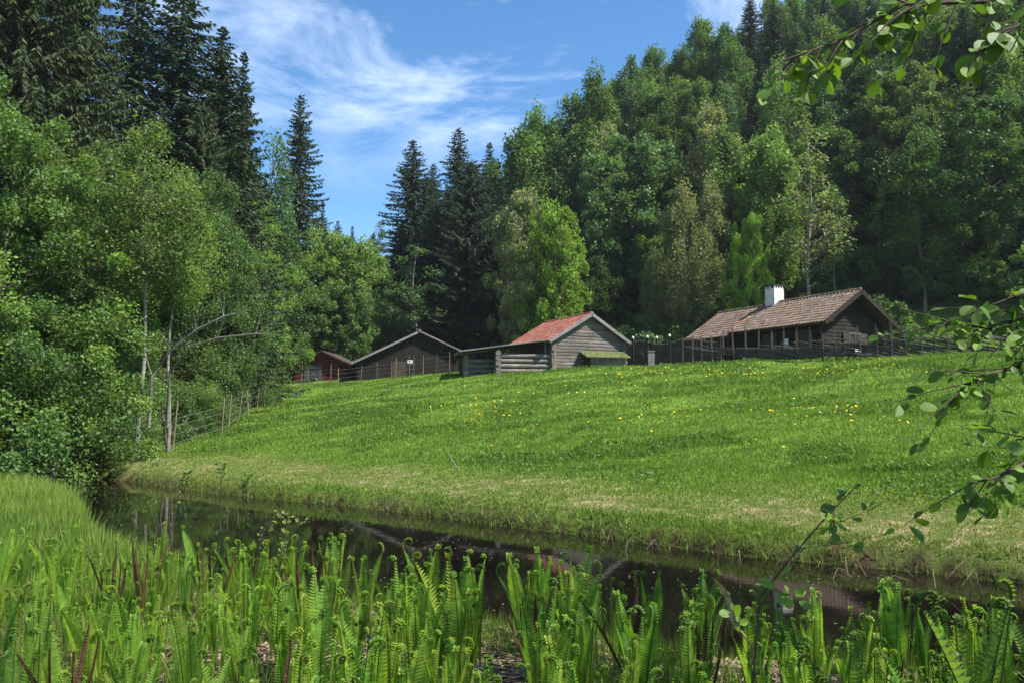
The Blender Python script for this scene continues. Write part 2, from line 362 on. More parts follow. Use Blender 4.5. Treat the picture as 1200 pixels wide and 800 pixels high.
# ------------------------------------------------------------------ grass (uncountable stuff)
def blades(name, x, y, hgt, wid, tint, dry, lean=.35, label='', cat='grass', z=None):
    n = len(x); z = height(x, y) if z is None else z
    az = RNG.uniform(0, 2 * np.pi, n); la = RNG.uniform(0, 2 * np.pi, n); ll = np.abs(RNG.normal(0, lean, n)) * hgt
    dx, dy = np.cos(az) * wid / 2, np.sin(az) * wid / 2
    V = np.zeros((n, 3, 3))
    V[:, 0] = np.stack([x - dx, y - dy, z - .02], -1); V[:, 1] = np.stack([x + dx, y + dy, z - .02], -1)
    V[:, 2] = np.stack([x + np.cos(la) * ll, y + np.sin(la) * ll, z + hgt], -1)
    me = np_mesh(name, V, 3, np.clip(tint, 0, 1), M['grass'], np.clip(dry, 0, 1))
    return tag(link(name, me), label, cat, kind='stuff')
def meadow(n):
    D = np.exp(RNG.uniform(np.log(9.5), np.log(62), n)); u = RNG.uniform(-.72, .72, n)
    x = u * D; y = D; t = tcoord(x, y)
    k = (t > .25) & (t < 52) & (forest_mask(x, y) < .6)
    x, y, t, D = x[k], y[k], t[k], D[k]
    lush = fbm(x * .45, y * .7, 71, 3); big = fbm(x * .12, y * .2, 73, 2)
    dry = dry_mask(x, y)
    lushm = smooth(.50, .64, lush)
    hg = (.025 + .045 * RNG.random(len(x)) ** 1.5 + .06 * (RNG.random(len(x)) > .93) + .06 * lushm * smooth(3, 6, t)) * (1 - .55 * dry) * (1 + .3 * smooth(10, 30, D))
    wd = .010 + .0012 * D
    tint = .50 + .35 * (RNG.random(len(x)) - .5) + .55 * (big - .5) - .15 * lushm * smooth(2.5, 5, t)
    return x, y, hg, wd, tint, dry * (.55 + .45 * smooth(.42, .62, fbm(x * .8, y * .8, 75, 3))) * (.5 + .6 * RNG.random(len(x)))
blades("meadow_grass", *meadow(620000), label="bright green meadow grass covering the slope between pond and log cabins")
n = 90000; D = np.exp(RNG.uniform(np.log(12), np.log(50), n)); u = RNG.uniform(-.5, .68, n); x, y = u * D, D; t = tcoord(x, y)
lu = fbm(x * .45, y * .7, 71, 3); k = (t > 2.8) & (t < 30) & (forest_mask(x, y) < .4) & (lu + .12 * (fbm(x * 2, y * 2, 78, 2) - .5) > .60) & (RNG.random(len(x)) < .5); x, y, D = x[k], y[k], D[k]
C = np.stack([x, y, height(x, y) + .06 + .10 * RNG.random(len(x))], -1)
def leaf_faces(C, size, up=.4, asp=.62):
    n = len(C); nrm = RNG.normal(0, 1, (n, 3)); nrm[:, 2] += up * 1.5; nrm /= np.linalg.norm(nrm, axis=1)[:, None]
    a = np.cross(nrm, RNG.normal(0, 1, (n, 3))); a /= np.linalg.norm(a, axis=1)[:, None]; b = np.cross(nrm, a)
    s = size[:, None]; V = np.zeros((n, 4, 3))
    V[:, 0] = C - a * s * .5; V[:, 1] = C + b * s * .5 * asp; V[:, 2] = C + a * s * .5; V[:, 3] = C - b * s * .5 * asp
    return V
wo_ = link("meadow_weeds", np_mesh("meadow_weeds", leaf_faces(C, .05 + .0022 * D, 1.0), 4, RNG.random(len(C)) * .7, M['leaf'])); wo_.color = (.105, .19, .034, 1)
tag(wo_, "darker green broad leaved weeds in patches on the meadow slope", "weeds", kind='stuff')
# tussocks and cut bank along the far waterline
n = 70000; s_ = RNG.uniform(-12, 30, n); x0 = 5.8 + .774 * 8; y0 = 9.1 - .633 * 8
tt = RNG.normal(.15, .3, n); x = x0 - .774 * s_ * 1.0 + .633 * tt; y = y0 + .633 * s_ + .774 * tt
tv = tcoord(x, y); k = (tv > -.03) & (tv < .8) & (fbm(x * 1.6, y * 1.6, 83, 2) > .15); x, y, tv = x[k], y[k], tv[k]
m_ = RNG.random(len(x))
blades("bank_grass", x, y, .035 + .11 * RNG.random(len(x)) * (m_ > .7), .012 + .006 * m_, .15 + .7 * RNG.random(len(x)), np.where(m_ > .8, .85, .12), .5, "ragged tufts of grass and reed hanging over the far waterline", 'grass', z=np.maximum(height(x, y), 0))
# sedge patch on the left near bank
n = 100000; D = np.exp(RNG.uniform(np.log(6.5), np.log(24), n)); u = RNG.uniform(-.70, -.12, n); x, y = u * D, D
nd = near_d(x, y); k = (nd > .05) & ((x < -2.2 - .12 * y)) & (fbm(x * .8, y * .8, 91, 2) > .36); x, y, D = x[k], y[k], D[k]
pt = fbm(x * .7, y * .7, 93, 3)
blades("sedge", x, y, (.20 + .28 * RNG.random(len(x)) * (0.6 + .8 * pt)) * (1 - .35 * smooth(11, 7, y)), .012 + .0013 * D, .62 + .7 * (RNG.random(len(x)) - .4) + 1.5 * (pt - .5), .12 * (RNG.random(len(x)) > .9) + .06, .34, "tall fresh green sedge on the left near bank", 'sedge')
# short grass and weeds between the ferns
n = 90000; y = RNG.uniform(3, 8.2, n); x = RNG.uniform(-7, 5, n); nd = near_d(x, y); k = (nd > .1) & (fbm(x * 1.1, y * 1.1, 95, 2) > .42); x, y = x[k], y[k]
blades("weed_grass", x, y, .05 + .16 * RNG.random(len(x)), .008 + 0 * x, .3 + .5 * RNG.random(len(x)), .15 * RNG.random(len(x)), .4, "short weeds and grass growing between the ferns", 'weeds')
# dead straw on the soil between the ferns
n = 19000; y = RNG.uniform(3, 8.5, n); x = RNG.uniform(-7, 5, n); k = near_d(x, y) > .1; x, y = x[k], y[k]; n = len(x)
L_ = RNG.uniform(.05, .24, n); a = RNG.uniform(0, 2 * np.pi, n); z = height(x, y) + .012 + .03 * RNG.random(n); e = RNG.normal(0, .18, n); wd = RNG.uniform(.003, .009, n)
V = np.zeros((n, 4, 3)); ca, sa = np.cos(a), np.sin(a)
for i, (p_, q_) in enumerate(((-1, -1), (1, -1), (1, 1), (-1, 1))):
    V[:, i] = np.stack([x + ca * L_ / 2 * p_ - sa * wd * q_, y + sa * L_ / 2 * p_ + ca * wd * q_, z + p_ * e * L_ / 2], -1)
tag(link("dead_straw", np_mesh("dead_straw", V, 4, RNG.random(n), M['straw'])), "pale dead straw and leaf litter on the bare soil between the ferns", "litter", kind='stuff')

# ------------------------------------------------------------------ tree prototypes
def leaf_faces(C, size, up=.4, asp=.62):
    n = len(C); nrm = RNG.normal(0, 1, (n, 3)); nrm[:, 2] += up * 1.5; nrm /= np.linalg.norm(nrm, axis=1)[:, None]
    a = np.cross(nrm, RNG.normal(0, 1, (n, 3))); a /= np.linalg.norm(a, axis=1)[:, None]; b = np.cross(nrm, a)
    s = size[:, None]; V = np.zeros((n, 4, 3))
    V[:, 0] = C - a * s * .5; V[:, 1] = C + b * s * .5 * asp; V[:, 2] = C + a * s * .5; V[:, 3] = C - b * s * .5 * asp
    return V
def broadleaf(Ht, Rd, base, nclump, nleaf, lsize, seed, crad=.75, elong=1.3, prof='oval', droop=0, trunk_r=.16, bark='bark', lean=0.0):
    """returns (trunk mesh, crown mesh) of one tree standing at the origin"""
    rs = np.random.default_rng(seed)
    zz = rs.uniform(0, 1, nclump * 3)
    if prof == 'oval': rp = np.sqrt(np.clip(1 - ((zz - .42) / .60) ** 2, 0, 1))
    elif prof == 'tall': rp = np.clip(np.sin(np.pi * np.clip(zz * .92 + .08, 0, 1)) ** .6 * (1.1 - .45 * zz), 0, 1)
    elif prof == 'dome': rp = np.sqrt(np.clip(1 - zz ** 2.2, 0, 1))
    else: rp = np.ones_like(zz)
    keep = rs.random(nclump * 3) < rp + .05; zz, rp = zz[keep][:nclump], rp[keep][:nclump]; nc = len(zz)
    phi = rs.uniform(0, 2 * np.pi, nc); rr = Rd * rp * rs.random(nc) ** .42
    lob = 1 + .22 * np.sin(phi * 3 + rs.uniform(0, 6)) + .14 * np.sin(phi * 5 + zz * 9)
    rr = rr * lob
    C = np.stack([rr * np.cos(phi) + lean * zz * Ht, rr * np.sin(phi), base + zz * (Ht - base) * .97], -1)
    per = max(1, nleaf // nc); crs = crad * rs.uniform(.6, 1.35, nc)
    idx = np.repeat(np.arange(nc), per); n = len(idx)
    g = rs.normal(0, 1, (n, 3)); g /= np.linalg.norm(g, axis=1)[:, None]; g *= (rs.random(n) ** .5)[:, None]
    sc_ = np.stack([crs, crs, crs * elong], -1)[idx]
    # plume: a clump sags outward and rises toward its core
    P = C[idx] + g * sc_; P[:, 2] -= droop * np.linalg.norm(g[:, :2], axis=1) * crs[idx]
    P[:, 2] = np.maximum(P[:, 2], .15)
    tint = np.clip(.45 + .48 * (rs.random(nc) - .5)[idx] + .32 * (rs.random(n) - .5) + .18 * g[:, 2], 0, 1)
    V = leaf_faces(P, lsize * rs.uniform(.6, 1.4, n))
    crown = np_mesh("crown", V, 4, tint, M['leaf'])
    b = MB(); k = 9; ph = rs.uniform(0, 6)
    pts = [(lean * Ht * (i / k) + .012 * Ht * math.sin(ph + i * .8) * min(1, i / 3), .012 * Ht * math.cos(ph * 2 + i * .7) * min(1, i / 3), Ht * .96 * i / k - (.3 if i == 0 else 0)) for i in range(k + 1)]
    b.tube(pts, [trunk_r * (1.25 if i == 0 else 1) * (1 - .9 * i / k) + .012 for i in range(k + 1)], 8)
    for j in rs.permutation(nc)[:min(nc, 46)]:
        c = Vector(C[j]); z0 = max(base * .5, min(c.z - .25 * rr[j] - .5 * rs.random() * (Ht - base) * .25, Ht * .9)); f = z0 / (Ht * .96) * k; i0 = min(int(f), k - 1); p0 = Vector(pts[i0]).lerp(Vector(pts[i0 + 1]), f - i0)
        mid = p0.lerp(c, .5) + Vector((0, 0, .12 * rr[j])); r0 = trunk_r * .38 * (1 - z0 / Ht) + .012
        b.tube([p0, mid, c], [r0, r0 * .6, .008], 5, cap=False)
    t = b.build("trunk", M[bark]); tm = t.data; bpy.data.objects.remove(t)
    return tm, crown
def spruce(Ht, Rd, seed, dens=1.0, nw=.05, base=.8, droop=.35, tw=.42, prof=.85, shag=1.0):
    rs = np.random.default_rng(seed); F_ = []; T = []
    b = MB(); b.tube([(0, 0, -.4), (0, 0, Ht * .5), (0, 0, Ht)], [Ht * .013 + .04, Ht * .008 + .02, .012], 7)
    z = base
    while z < Ht - .15:
        fr = (z - base) / (Ht - base); Lr = Rd * (1 - fr) ** prof + .12
        nb = int(round((5 + rs.integers(0, 3)) * (1 if fr < .9 else .8))); a0 = rs.uniform(0, 6.28)
        for i in range(nb):
            a = a0 + i * 6.283 / nb + rs.normal(0, .22); L_ = Lr * (rs.uniform(.45, .85) if rs.random() < .35 else rs.uniform(.85, 1.2)) ; 
            if rs.random() < .04: continue
            rise = .42 * (fr - .35); sag = droop * (1 - fr) + .05
            nt_ = max(5, int(L_ / .115 * dens)); s = (np.arange(nt_) + rs.random(nt_)) / nt_; s = s ** .85
            px = np.cos(a) * L_ * s; py = np.sin(a) * L_ * s
            pz = z + L_ * (rise * s - sag * s + sag * .75 * s ** 3)
            P = np.stack([px, py, pz], -1)
            if L_ > .8: b.tube([(0, 0, z), tuple(P[nt_ // 2]), tuple(P[-1])], [.03 + .006 * L_, .018, .006], 3, cap=False)
            ctint = rs.uniform(-.22, .22)
            for side in (-1, 1, 0):
                m = nt_; sp = a + side * rs.uniform(.7, 1.25, m)
                ln = tw * (1.15 - .55 * s) * rs.uniform(.6, 1.3, m) * min(1, .35 + L_ / 2.2) * (1 if side else .9)
                dz = -rs.uniform(.25, 1.1, m) * shag if side else -rs.uniform(.1, .8, m) * shag
                d = np.stack([np.cos(sp), np.sin(sp), dz], -1); d /= np.linalg.norm(d, axis=1)[:, None]
                wv = np.cross(d, rs.normal(0, 1, (m, 3))); wv /= np.linalg.norm(wv, axis=1)[:, None]; wdt = (nw * rs.uniform(.7, 1.5, m))[:, None]
                V = np.zeros((m, 4, 3)); V[:, 0] = P; V[:, 1] = P + d * (ln * .45)[:, None] + wv * wdt; V[:, 2] = P + d * ln[:, None]; V[:, 3] = P + d * (ln * .45)[:, None] - wv * wdt
                F_.append(V); T.append(np.clip(.38 + ctint + .3 * (s - .4) + rs.normal(0, .13, m), 0, 1))
        z += rs.uniform(.26, .42) * (1 - .35 * fr)
    crown = np_mesh("crown", np.concatenate(F_), 4, np.concatenate(T), M['needle'])
    t = b.build("trunk", M['bark']); tm = t.data; bpy.data.objects.remove(t)
    return tm, crown
PR = {}
PR['spruce'] = [spruce(22, 4.6, 1, prof=.8), spruce(22, 4.0, 2, prof=.72, droop=.45), spruce(22, 5.0, 3, droop=.5, shag=1.3, prof=.8), spruce(22, 3.7, 4, prof=.85)]
PR['hung_spruce'] = [spruce(24, 5.4, 5, dens=1.9, nw=.034, droop=.62, tw=.5, prof=.6, shag=1.9, base=.3), spruce(24, 5.0, 6, dens=1.9, nw=.034, droop=.55, tw=.5, prof=.62, shag=1.9, base=.3)]
PR['thin_spruce'] = [spruce(22, 4.9, 8, dens=.62, droop=.30, tw=.5, prof=.8), spruce(22, 4.6, 9, dens=.7, droop=.28, tw=.5, prof=.7)]
PR['aspen'] = [broadleaf(17, 3.0, 3.0, 150, 26000, .27, 20 + i, crad=.75, elong=1.9, prof='tall', trunk_r=.15, bark='pale_bark' if i % 2 else 'bark') for i in range(5)]
PR['round'] = [broadleaf(13, 4.0, 2.2, 190, 34000, .23, 30 + i, crad=.66, elong=1.0, prof='oval', trunk_r=.17) for i in range(4)]
PR['birch'] = [broadleaf(15, 2.6, 3.2, 110, 13000, .19, 40 + i, crad=.7, elong=1.5, prof='tall', droop=.5, trunk_r=.10, bark='pale_bark') for i in range(3)]
PR['near_leafy'] = [broadleaf(12, 3.6, .8, 170, 62000, .115, 50 + i, crad=.58, elong=1.0, prof='oval', trunk_r=.11, bark='bark') for i in range(3)]
PR['near_birch'] = [broadleaf(12, 2.2, 6.6, 80, 17000, .11, 60 + i, crad=.62, elong=1.2, prof='tall', droop=.3, trunk_r=.075, bark='pale_bark') for i in range(2)]
PR['shrub'] = [broadleaf(3.2, 1.9, .1, 75, 30000, .062, 70 + i, crad=.38, elong=1.0, prof='dome', trunk_r=.035) for i in range(3)]
PR['far_shrub'] = [broadleaf(4.0, 2.5, .1, 55, 7500, .22, 80 + i, crad=.6, elong=.9, prof='dome', trunk_r=.04) for i in range(3)]
PR['sparse'] = [broadleaf(14, 1.7, 5.0, 46, 3600, .17, 90 + i, crad=.5, elong=1.2, prof='tall', trunk_r=.085, bark='pale_bark') for i in range(3)]
PH = dict(spruce=22, hung_spruce=24, thin_spruce=22, aspen=17, round=13, birch=15, near_leafy=12, near_birch=12, shrub=3.2, far_shrub=4, sparse=14)
NAMES = dict(spruce='spruce_tree', hung_spruce='spruce_tree', thin_spruce='spruce_tree', aspen='aspen_tree', round='broadleaf_tree', birch='birch_tree', near_leafy='broadleaf_tree', near_birch='birch_tree', shrub='shrub', far_shrub='shrub', sparse='birch_tree')
PLACED = []
def tree(kind, x, y, Ht, col, label, group=None, wide=1.0, v=None, rz=None, cat=None):
    P_ = PR[kind]; i = random.randrange(len(P_)) if v is None else v
    nm = NAMES[kind]; r_ = empty(nm, (x, y, H(x, y) - .05), random.uniform(0, 6.28) if rz is None else rz, label, cat or ('shrub' if nm == 'shrub' else 'tree'), group)
    s = Ht / PH[kind]; r_.scale = (s * wide, s * wide, s)
    tm, cm = P_[i]
    a = link("stems" if nm == 'shrub' else "trunk", tm, r_); c = link("foliage" if nm == 'shrub' else "crown", cm, r_)
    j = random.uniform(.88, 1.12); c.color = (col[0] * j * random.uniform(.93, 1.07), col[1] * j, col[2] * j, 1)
    PLACED.append((x, y, 2.0 * s * wide)); return r_
def treepx(kind, px, D, topy, col, label, group=None, wide=1.0, **kw):
    x = at(px, D, topy); z0 = H(x, D); Ht = zat(topy, D) - z0
    return tree(kind, x, D, Ht, col, label, group, wide * (PH[kind] / Ht) ** .25, **kw)
G_SPR = (.026, .050, .020); G_SPR2 = (.042, .066, .022); G_MID = (.088, .155, .044); G_LIT = (.130, .212, .050); G_BLUE = (.080, .148, .058); G_LIME = (.17, .29, .035); G_PALE = (.19, .22, .10); G_OLV = (.105, .155, .045); G_DARK = (.058, .108, .034)

# --- left woods, spruces
gs = "tall spruces on the left"
treepx('hung_spruce', 35, 34, -150, G_SPR2, "massive shaggy spruce filling the upper left corner", gs, 1.15, v=0)
treepx('hung_spruce', 95, 38, -95, G_SPR2, "broad shaggy spruce right of the massive corner spruce", gs, .95, v=1)
treepx('hung_spruce', -45, 36, -120, G_SPR2, "shaggy spruce cut by the left frame edge", gs, 1.0, v=1)
treepx('thin_spruce', 163, 46, -35, G_SPR, "open branched spruce with sky showing through, left of two tall ones", gs, 1.3, v=0)
treepx('thin_spruce', 216, 45, -28, G_SPR, "tall open spruce with spreading upper branches, right of the gappy one", gs, 1.3, v=1)
treepx('spruce', 262, 44, 30, G_SPR, "pointed dark spruce between the open spruce and the twin tip", gs, 1.15, v=0)
treepx('spruce', 286, 50, 58, G_SPR, "slim dark spruce tip at right end of the left spruce row", gs, .85, v=3)
treepx('hung_spruce', 240, 42, 120, G_SPR2, "lower shaggy spruce in front of the pointed spruces", gs, .8, v=0)
treepx('hung_spruce', 292, 64, 175, G_SPR2, "lower dark spruce behind the round leafy trees", gs, .7, v=1)
treepx('spruce', 353, 72, 108, G_SPR, "solitary narrow spruce standing against blue sky on the left", None, .95, v=1)
treepx('spruce', 378, 80, 235, G_SPR, "small dark spruce close behind the solitary narrow spruce", None, .8, v=3)
for px, ty, lb in ((396, 258, "leftmost of the small far spruce tips in the sky gap"), (413, 264, "middle of the small far spruce tips in the sky gap"), (438, 272, "rightmost of the small far spruce tips in the sky gap")):
    treepx('spruce', px, 118, ty, G_SPR, lb, "small far spruces in the gap", .9)
treepx('birch', 322, 64, 145, G_BLUE, "thin pale birch behind the solitary narrow spruce", None, .9)
treepx('sparse', 446, 125, 258, G_BLUE, "almost bare thin tree against the sky beside the central spruces", None, 1.1)
# --- left woods, broadleaf
gl = "leafy trees at the left wood edge"
for a in (('near_leafy', 10, 23.5, 120, G_LIT, "big leafy tree overhanging the left edge of the pond", 1.0),
          ('near_leafy', 75, 27, 205, G_LIT, "dense leafy tree right of the big pond side tree", .95),
          ('near_leafy', -60, 24, 60, G_MID, "tall leafy tree at the left frame edge", 1.0),
          ('near_leafy', 120, 33, 165, G_OLV, "olive leafy tree behind the slender white stems", 1.0),
          ('near_birch', 176, 25.9, 145, G_OLV, "tall slender birch with straight pale stem near the wire fence", 1.0),
          ('near_birch', 209, 28.0, 205, G_LIT, "slender birch beside the leaning pale stakes", .95),
          ('near_leafy', 235, 38, 200, G_MID, "leafy tree with dark gaps below the lower shaggy spruce", .85),
          ('near_leafy', 292, 50, 230, G_LIT, "rounded fresh green tree below the solitary spruce", 1.0),
          ('near_leafy', 262, 43, 262, G_MID, "dense green tree in front of the rounded fresh green one", .8),
          ('round', 345, 76, 285, G_MID, "green tree left of the red shed", .7),
          ('round', 390, 72, 268, G_LIT, "bright green tree behind the red shed", 1.0),
          ('round', 428, 76, 285, G_LIT, "bright green tree at the edge of the sky gap", .9),
          ('round', 405, 70, 330, G_MID, "lower green tree close behind the red shed roof", .9),
          ('round', 452, 74, 335, G_MID, "dark green tree behind the left roof slope of the brown shed", .8)):
    treepx(a[0], a[1], a[2], a[3], a[4], a[5], gl, a[6])
for px, D, ty, c, lb in ((-10, 22.5, 330, G_MID, "low bushy shrub at the left frame edge above the sedge"), (60, 24.2, 420, G_LIT, "yellow green shrub above the muddy pond inlet"), (98, 26.6, 430, G_MID, "leafy shrub behind the leftmost fence post"),
                        (30, 25, 390, G_LIT, "bright shrub below the big pond side tree"), (140, 31, 400, G_MID, "shrub behind the second fence post from the pond"), (152, 29.5, 468, G_LIT, "low bright shrub at the foot of the straight birch"),
                        (228, 34.5, 440, G_LIT, "shrub behind the fence between stakes and slope"), (236, 32.5, 478, G_MID, "low round bush just right of the leaning stakes"), (250, 40, 405, G_LIT, "sunny shrub behind the rising fence"),
                        (246, 37, 452, G_LIT, "small bright bush behind the first rising fence posts"), (285, 47, 395, G_LIT, "pale green shrub below the rounded fresh tree"), (296, 56, 405, G_LIT, "sunlit bush left of the red shed wall"),
                        (195, 36, 385, G_MID, "tall shrub between the two slender birches"), (304, 60, 428, G_MID, "dark low bush at the foot of the red shed"), (88, 28, 360, G_OLV, "olive shrub behind the muddy inlet")):
    treepx('shrub', px, D, ty, c, lb, "shrubs along the left wire fence", 1.15)
# --- centre spruces
gc = "dark spruces behind the brown shed"
for px, D, ty, wd, v, lb in ((484, 84, 163, .95, 0, "pointed dark spruce, left peak of the central spruce group"), (537, 86, 148, .85, 1, "tallest peak of the central spruce group"),
                         (574, 92, 166, .9, 3, "narrow spruce tip right of the tallest central peak"), (508, 92, 190, .8, 1, "low spruce tip between the two highest central peaks"),
                         (590, 84, 215, .7, 1, "dark spruce beside the pale leafy tree")):
    treepx('spruce', px, D, ty, G_SPR, lb, gc, wd * 1.4, v=v)
treepx('hung_spruce', 552, 74, 186, G_SPR, "broad dense spruce in front of the central spruce peaks", gc, 1.2, v=0)
treepx('hung_spruce', 512, 76, 235, G_SPR, "wide dark spruce above the brown shed ridge", gc, 1.2, v=1)
treepx('hung_spruce', 580, 72, 262, G_SPR, "low wide spruce above the lean-to roof", gc, 1.1, v=0)
treepx('hung_spruce', 470, 82, 262, G_SPR, "leftmost low spruce of the central group", gc, 1.0, v=1)
treepx('sparse', 487, 72, 285, G_BLUE, "pale thin tree in front of the left central spruces", None, 1.9, v=0)
for px, D, ty, wd, lb in ((500, 80, 205, 1.0, "shaded spruce between the left central peak and the tallest peak"), (525, 82, 215, 1.0, "shaded spruce just below the tallest central peak"), (560, 88, 200, 1.0, "shaded spruce right of the tallest central peak, behind the broad dense one"), (598, 90, 190, .9, "spruce at the right end of the central group where the hill begins")):
    treepx('spruce', px, D, ty, G_SPR, lb, gc, wd)
# --- featured trees on the right
for k_, px, D, ty, c, wd, lb in (('round', 650, 64, 234, G_LIME, .64, "bright lime green tree rising above the red tiled barn"), ('round', 618, 67, 224, G_PALE, .68, "pale olive tree just left of the lime green one"),
          ('round', 742, 74, 158, G_BLUE, 1.15, "huge rounded grey green willow right of the lime tree"), ('round', 700, 70, 300, G_DARK, .9, "dark low tree between the lime tree and the willow"),
          ('birch', 800, 63, 210, G_PALE, .9, "pale flowering tree with thin stems left of the chimney"), ('birch', 832, 64, 202, G_PALE, .8, "pale yellowish tree right of the flowering tree"),
          ('birch', 766, 66, 285, G_PALE, .7, "small pale tree at the foot of the grey green willow"), ('round', 878, 60, 250, G_LIME, .45, "small bright green tree just above the cabin chimney"),
          ('sparse', 944, 58, 134, G_PALE, 1.3, "tall slender birch with a bare trunk behind the cabin ridge"), ('sparse', 975, 60, 215, G_BLUE, 1.1, "thin tree right of the tall bare trunked birch"),
          ('birch', 1074, 57, 142, G_MID, 1.25, "tall tree with two thin stems right of the cabin"), ('round', 1010, 63, 330, G_LIME, .7, "low bright bush like tree behind the cabin gable")):
    treepx(k_, px, D, ty, c, lb, None, wd)
# --- skyline trees of the right hill (px, top) and the spruces in it
sky_pts = [(604, 148), (628, 128), (652, 135), (672, 104), (697, 82), (722, 92), (740, 68), (768, 52), (795, 60), (822, 22), (848, 30), (868, 34), (905, -6), (930, -14), (955, -22), (985, -25), (1010, -30), (1040, -30), (1075, -40), (1110, -50), (1150, -60), (1190, -60)]
for i, (px, ty) in enumerate(sky_pts):
    D = 92 + 14 * random.random(); 
    if i < 5: D = 88
    treepx('aspen', px, D, ty, [G_MID, G_LIT, G_BLUE, G_MID][i % 4], "tall leafy tree with a plume shaped crown on the hill skyline", "leafy trees along the hill skyline", 1.0)
for px, ty, D, lb in ((878, -8, 96, "dark spruce spire breaking the hill skyline"), (905, 4, 84, "broad dark spruce on the hill right of the skyline spire"), (965, -4, 88, "dark spruce on the hill below the overhanging twigs"), (1003, 0, 90, "dark spruce tip half hidden by overhanging twigs"), (745, 110, 96, "dark narrow spruce in a gap of the upper hill trees"), (890, 60, 80, "lower dark spruce in front of the broad hill spruce"), (1010, 110, 78, "dark spruce in the shade of the middle hill")):
    treepx('spruce', px, D, ty, G_SPR, lb, "dark spruces on the right hill", 1.0)
# --- fill the hill with individual trees
def fill_hill():
    n = 0; rs = random.Random(5); tries = 0; pts = list(PLACED)
    while n < 150 and tries < 9000:
        tries += 1; D = rs.uniform(56, 118); u = rs.uniform(-.02, .78); x = u * D; y = D
        t = float(tcoord(x, y))
        if t < 49 or t > 118: continue
        if u < .12 and D > 100: continue
        gap = 4.3 if D < 90 else 5.2
        if any((x - a) ** 2 + (y - b) ** 2 < gap * gap for a, b, c in pts): continue
        z0 = H(x, y); hh = rs.uniform(10, 17)
        px = 600 + F * x / y * .99
        # keep the crown under the skyline of the photograph
        sky_y = np.interp(px, [590, 690, 770, 830, 900, 1200], [160, 95, 70, 35, 30, -50])
        top = zat(sky_y + 12, D) - z0
        if top < 5: continue
        hh = min(hh, top)
        kind = rs.choices(['aspen', 'round', 'birch', 'spruce'], [5, 4, 2, .7])[0]
        col = G_SPR if kind == 'spruce' else rs.choice([G_MID, G_BLUE, G_LIT, G_DARK, G_LIT, G_OLV, G_PALE])
        zone = "lower" if t < 62 else "middle" if t < 78 else "upper"
        nmx = dict(aspen="green plume crowned tree", round="round crowned leafy tree", birch="airy pale stemmed birch", spruce="dark spruce")[kind]
        tree(kind, x, y, hh, col, "%s crowded among others on the %s part of the wooded hill" % (nmx, zone), "%ss on the %s hill" % (nmx, zone), 1.1 if kind == 'round' else 1.0)
        pts.append((x, y, 2)); n += 1
    return n
NH = fill_hill()
# understorey at the foot of the hill
rs = random.Random(9); n = 0; pts = []
while n < 62:
    D = rs.uniform(50, 74); u = rs.uniform(-.02, .75); x = u * D; t = float(tcoord(x, D))
    if t < 43.5 or t > 55 or (u > .45 and t < 52) or (x - 14) ** 2 + (D - 48) ** 2 < 40: continue
    if any((x - a) ** 2 + (D - b) ** 2 < 2.6 for a, b in pts): continue
    pts.append((x, D)); n += 1
    tree('far_shrub', x, D, rs.uniform(2.0, 4.6), rs.choice([G_MID, G_DARK, G_BLUE, G_LIT]), "leafy bush in the shaded understorey at the foot of the hill", "understorey bushes below the hill trees", 1.1)
# trees behind the left and centre (closing the forest)
for i in range(34):
    px = -80 + i * 15.5; D = 60 + 26 * random.random(); 
    if 360 < px < 470: D = 84 + 8 * random.random()
    ty = float(np.interp(px, [-80, 0, 250, 330, 390, 455, 480, 600], [120, 110, 190, 260, 330, 345, 300, 250])) + random.uniform(0, 40)
    treepx(random.choice(['spruce', 'round', 'aspen']) if px < 340 else 'round', px, D, ty, random.choice([G_DARK, G_MID]) , "shaded tree deep inside the wood behind the front rows", "trees deep inside the left wood", 1.0)

# ------------------------------------------------------------------ buildings
def rotz(a): return Matrix.Rotation(a, 3, 'Z')
def log_wall(mb, x0, x1, y, z0, z1, d=.2, ext=.16, axis_='x', r=None, jit=.02, gable=None):
    """stack of horizontal logs; gable(z)->(a,b) trims them to a gable outline"""
    z = z0 + d / 2; k = 0
    while z < z1:
        a, b = (x0 - ext, x1 + ext) if gable is None or z < gable[0] else gable[1](z)
        if b - a < .25: break
        tn_ = random.uniform(.15, .75); th_ = d * random.uniform(.50, .56); hh_ = d * .498; o1 = random.uniform(-.012, .012); o2 = random.uniform(-.012, .012); e1, e2 = random.uniform(-.04, .03), random.uniform(-.03, .04)
        prof_ = [(-th_, -hh_ * .55), (-th_ * .78, -hh_), (th_ * .78, -hh_), (th_, -hh_ * .55), (th_, hh_ * .55), (th_ * .78, hh_), (-th_ * .78, hh_), (-th_, hh_ * .55)]; vs_ = []
        for e_, oo in ((a + e1, o1), ((a + b) / 2, o2), (b + e2, o1)):
            for (p_, q_) in prof_: vs_.append((e_, y + p_ + oo, z + q_ + oo * .3) if axis_ == 'x' else (y + p_ + oo, e_, z + q_ + oo * .3))
        mb.add(vs_, [(r_ * 8 + m_, r_ * 8 + 8 + m_, r_ * 8 + 8 + (m_ + 1) % 8, r_ * 8 + (m_ + 1) % 8) for r_ in range(2) for m_ in range(8)] + [tuple(range(8)), tuple(range(23, 15, -1))], tn_)
        z += d; k += 1
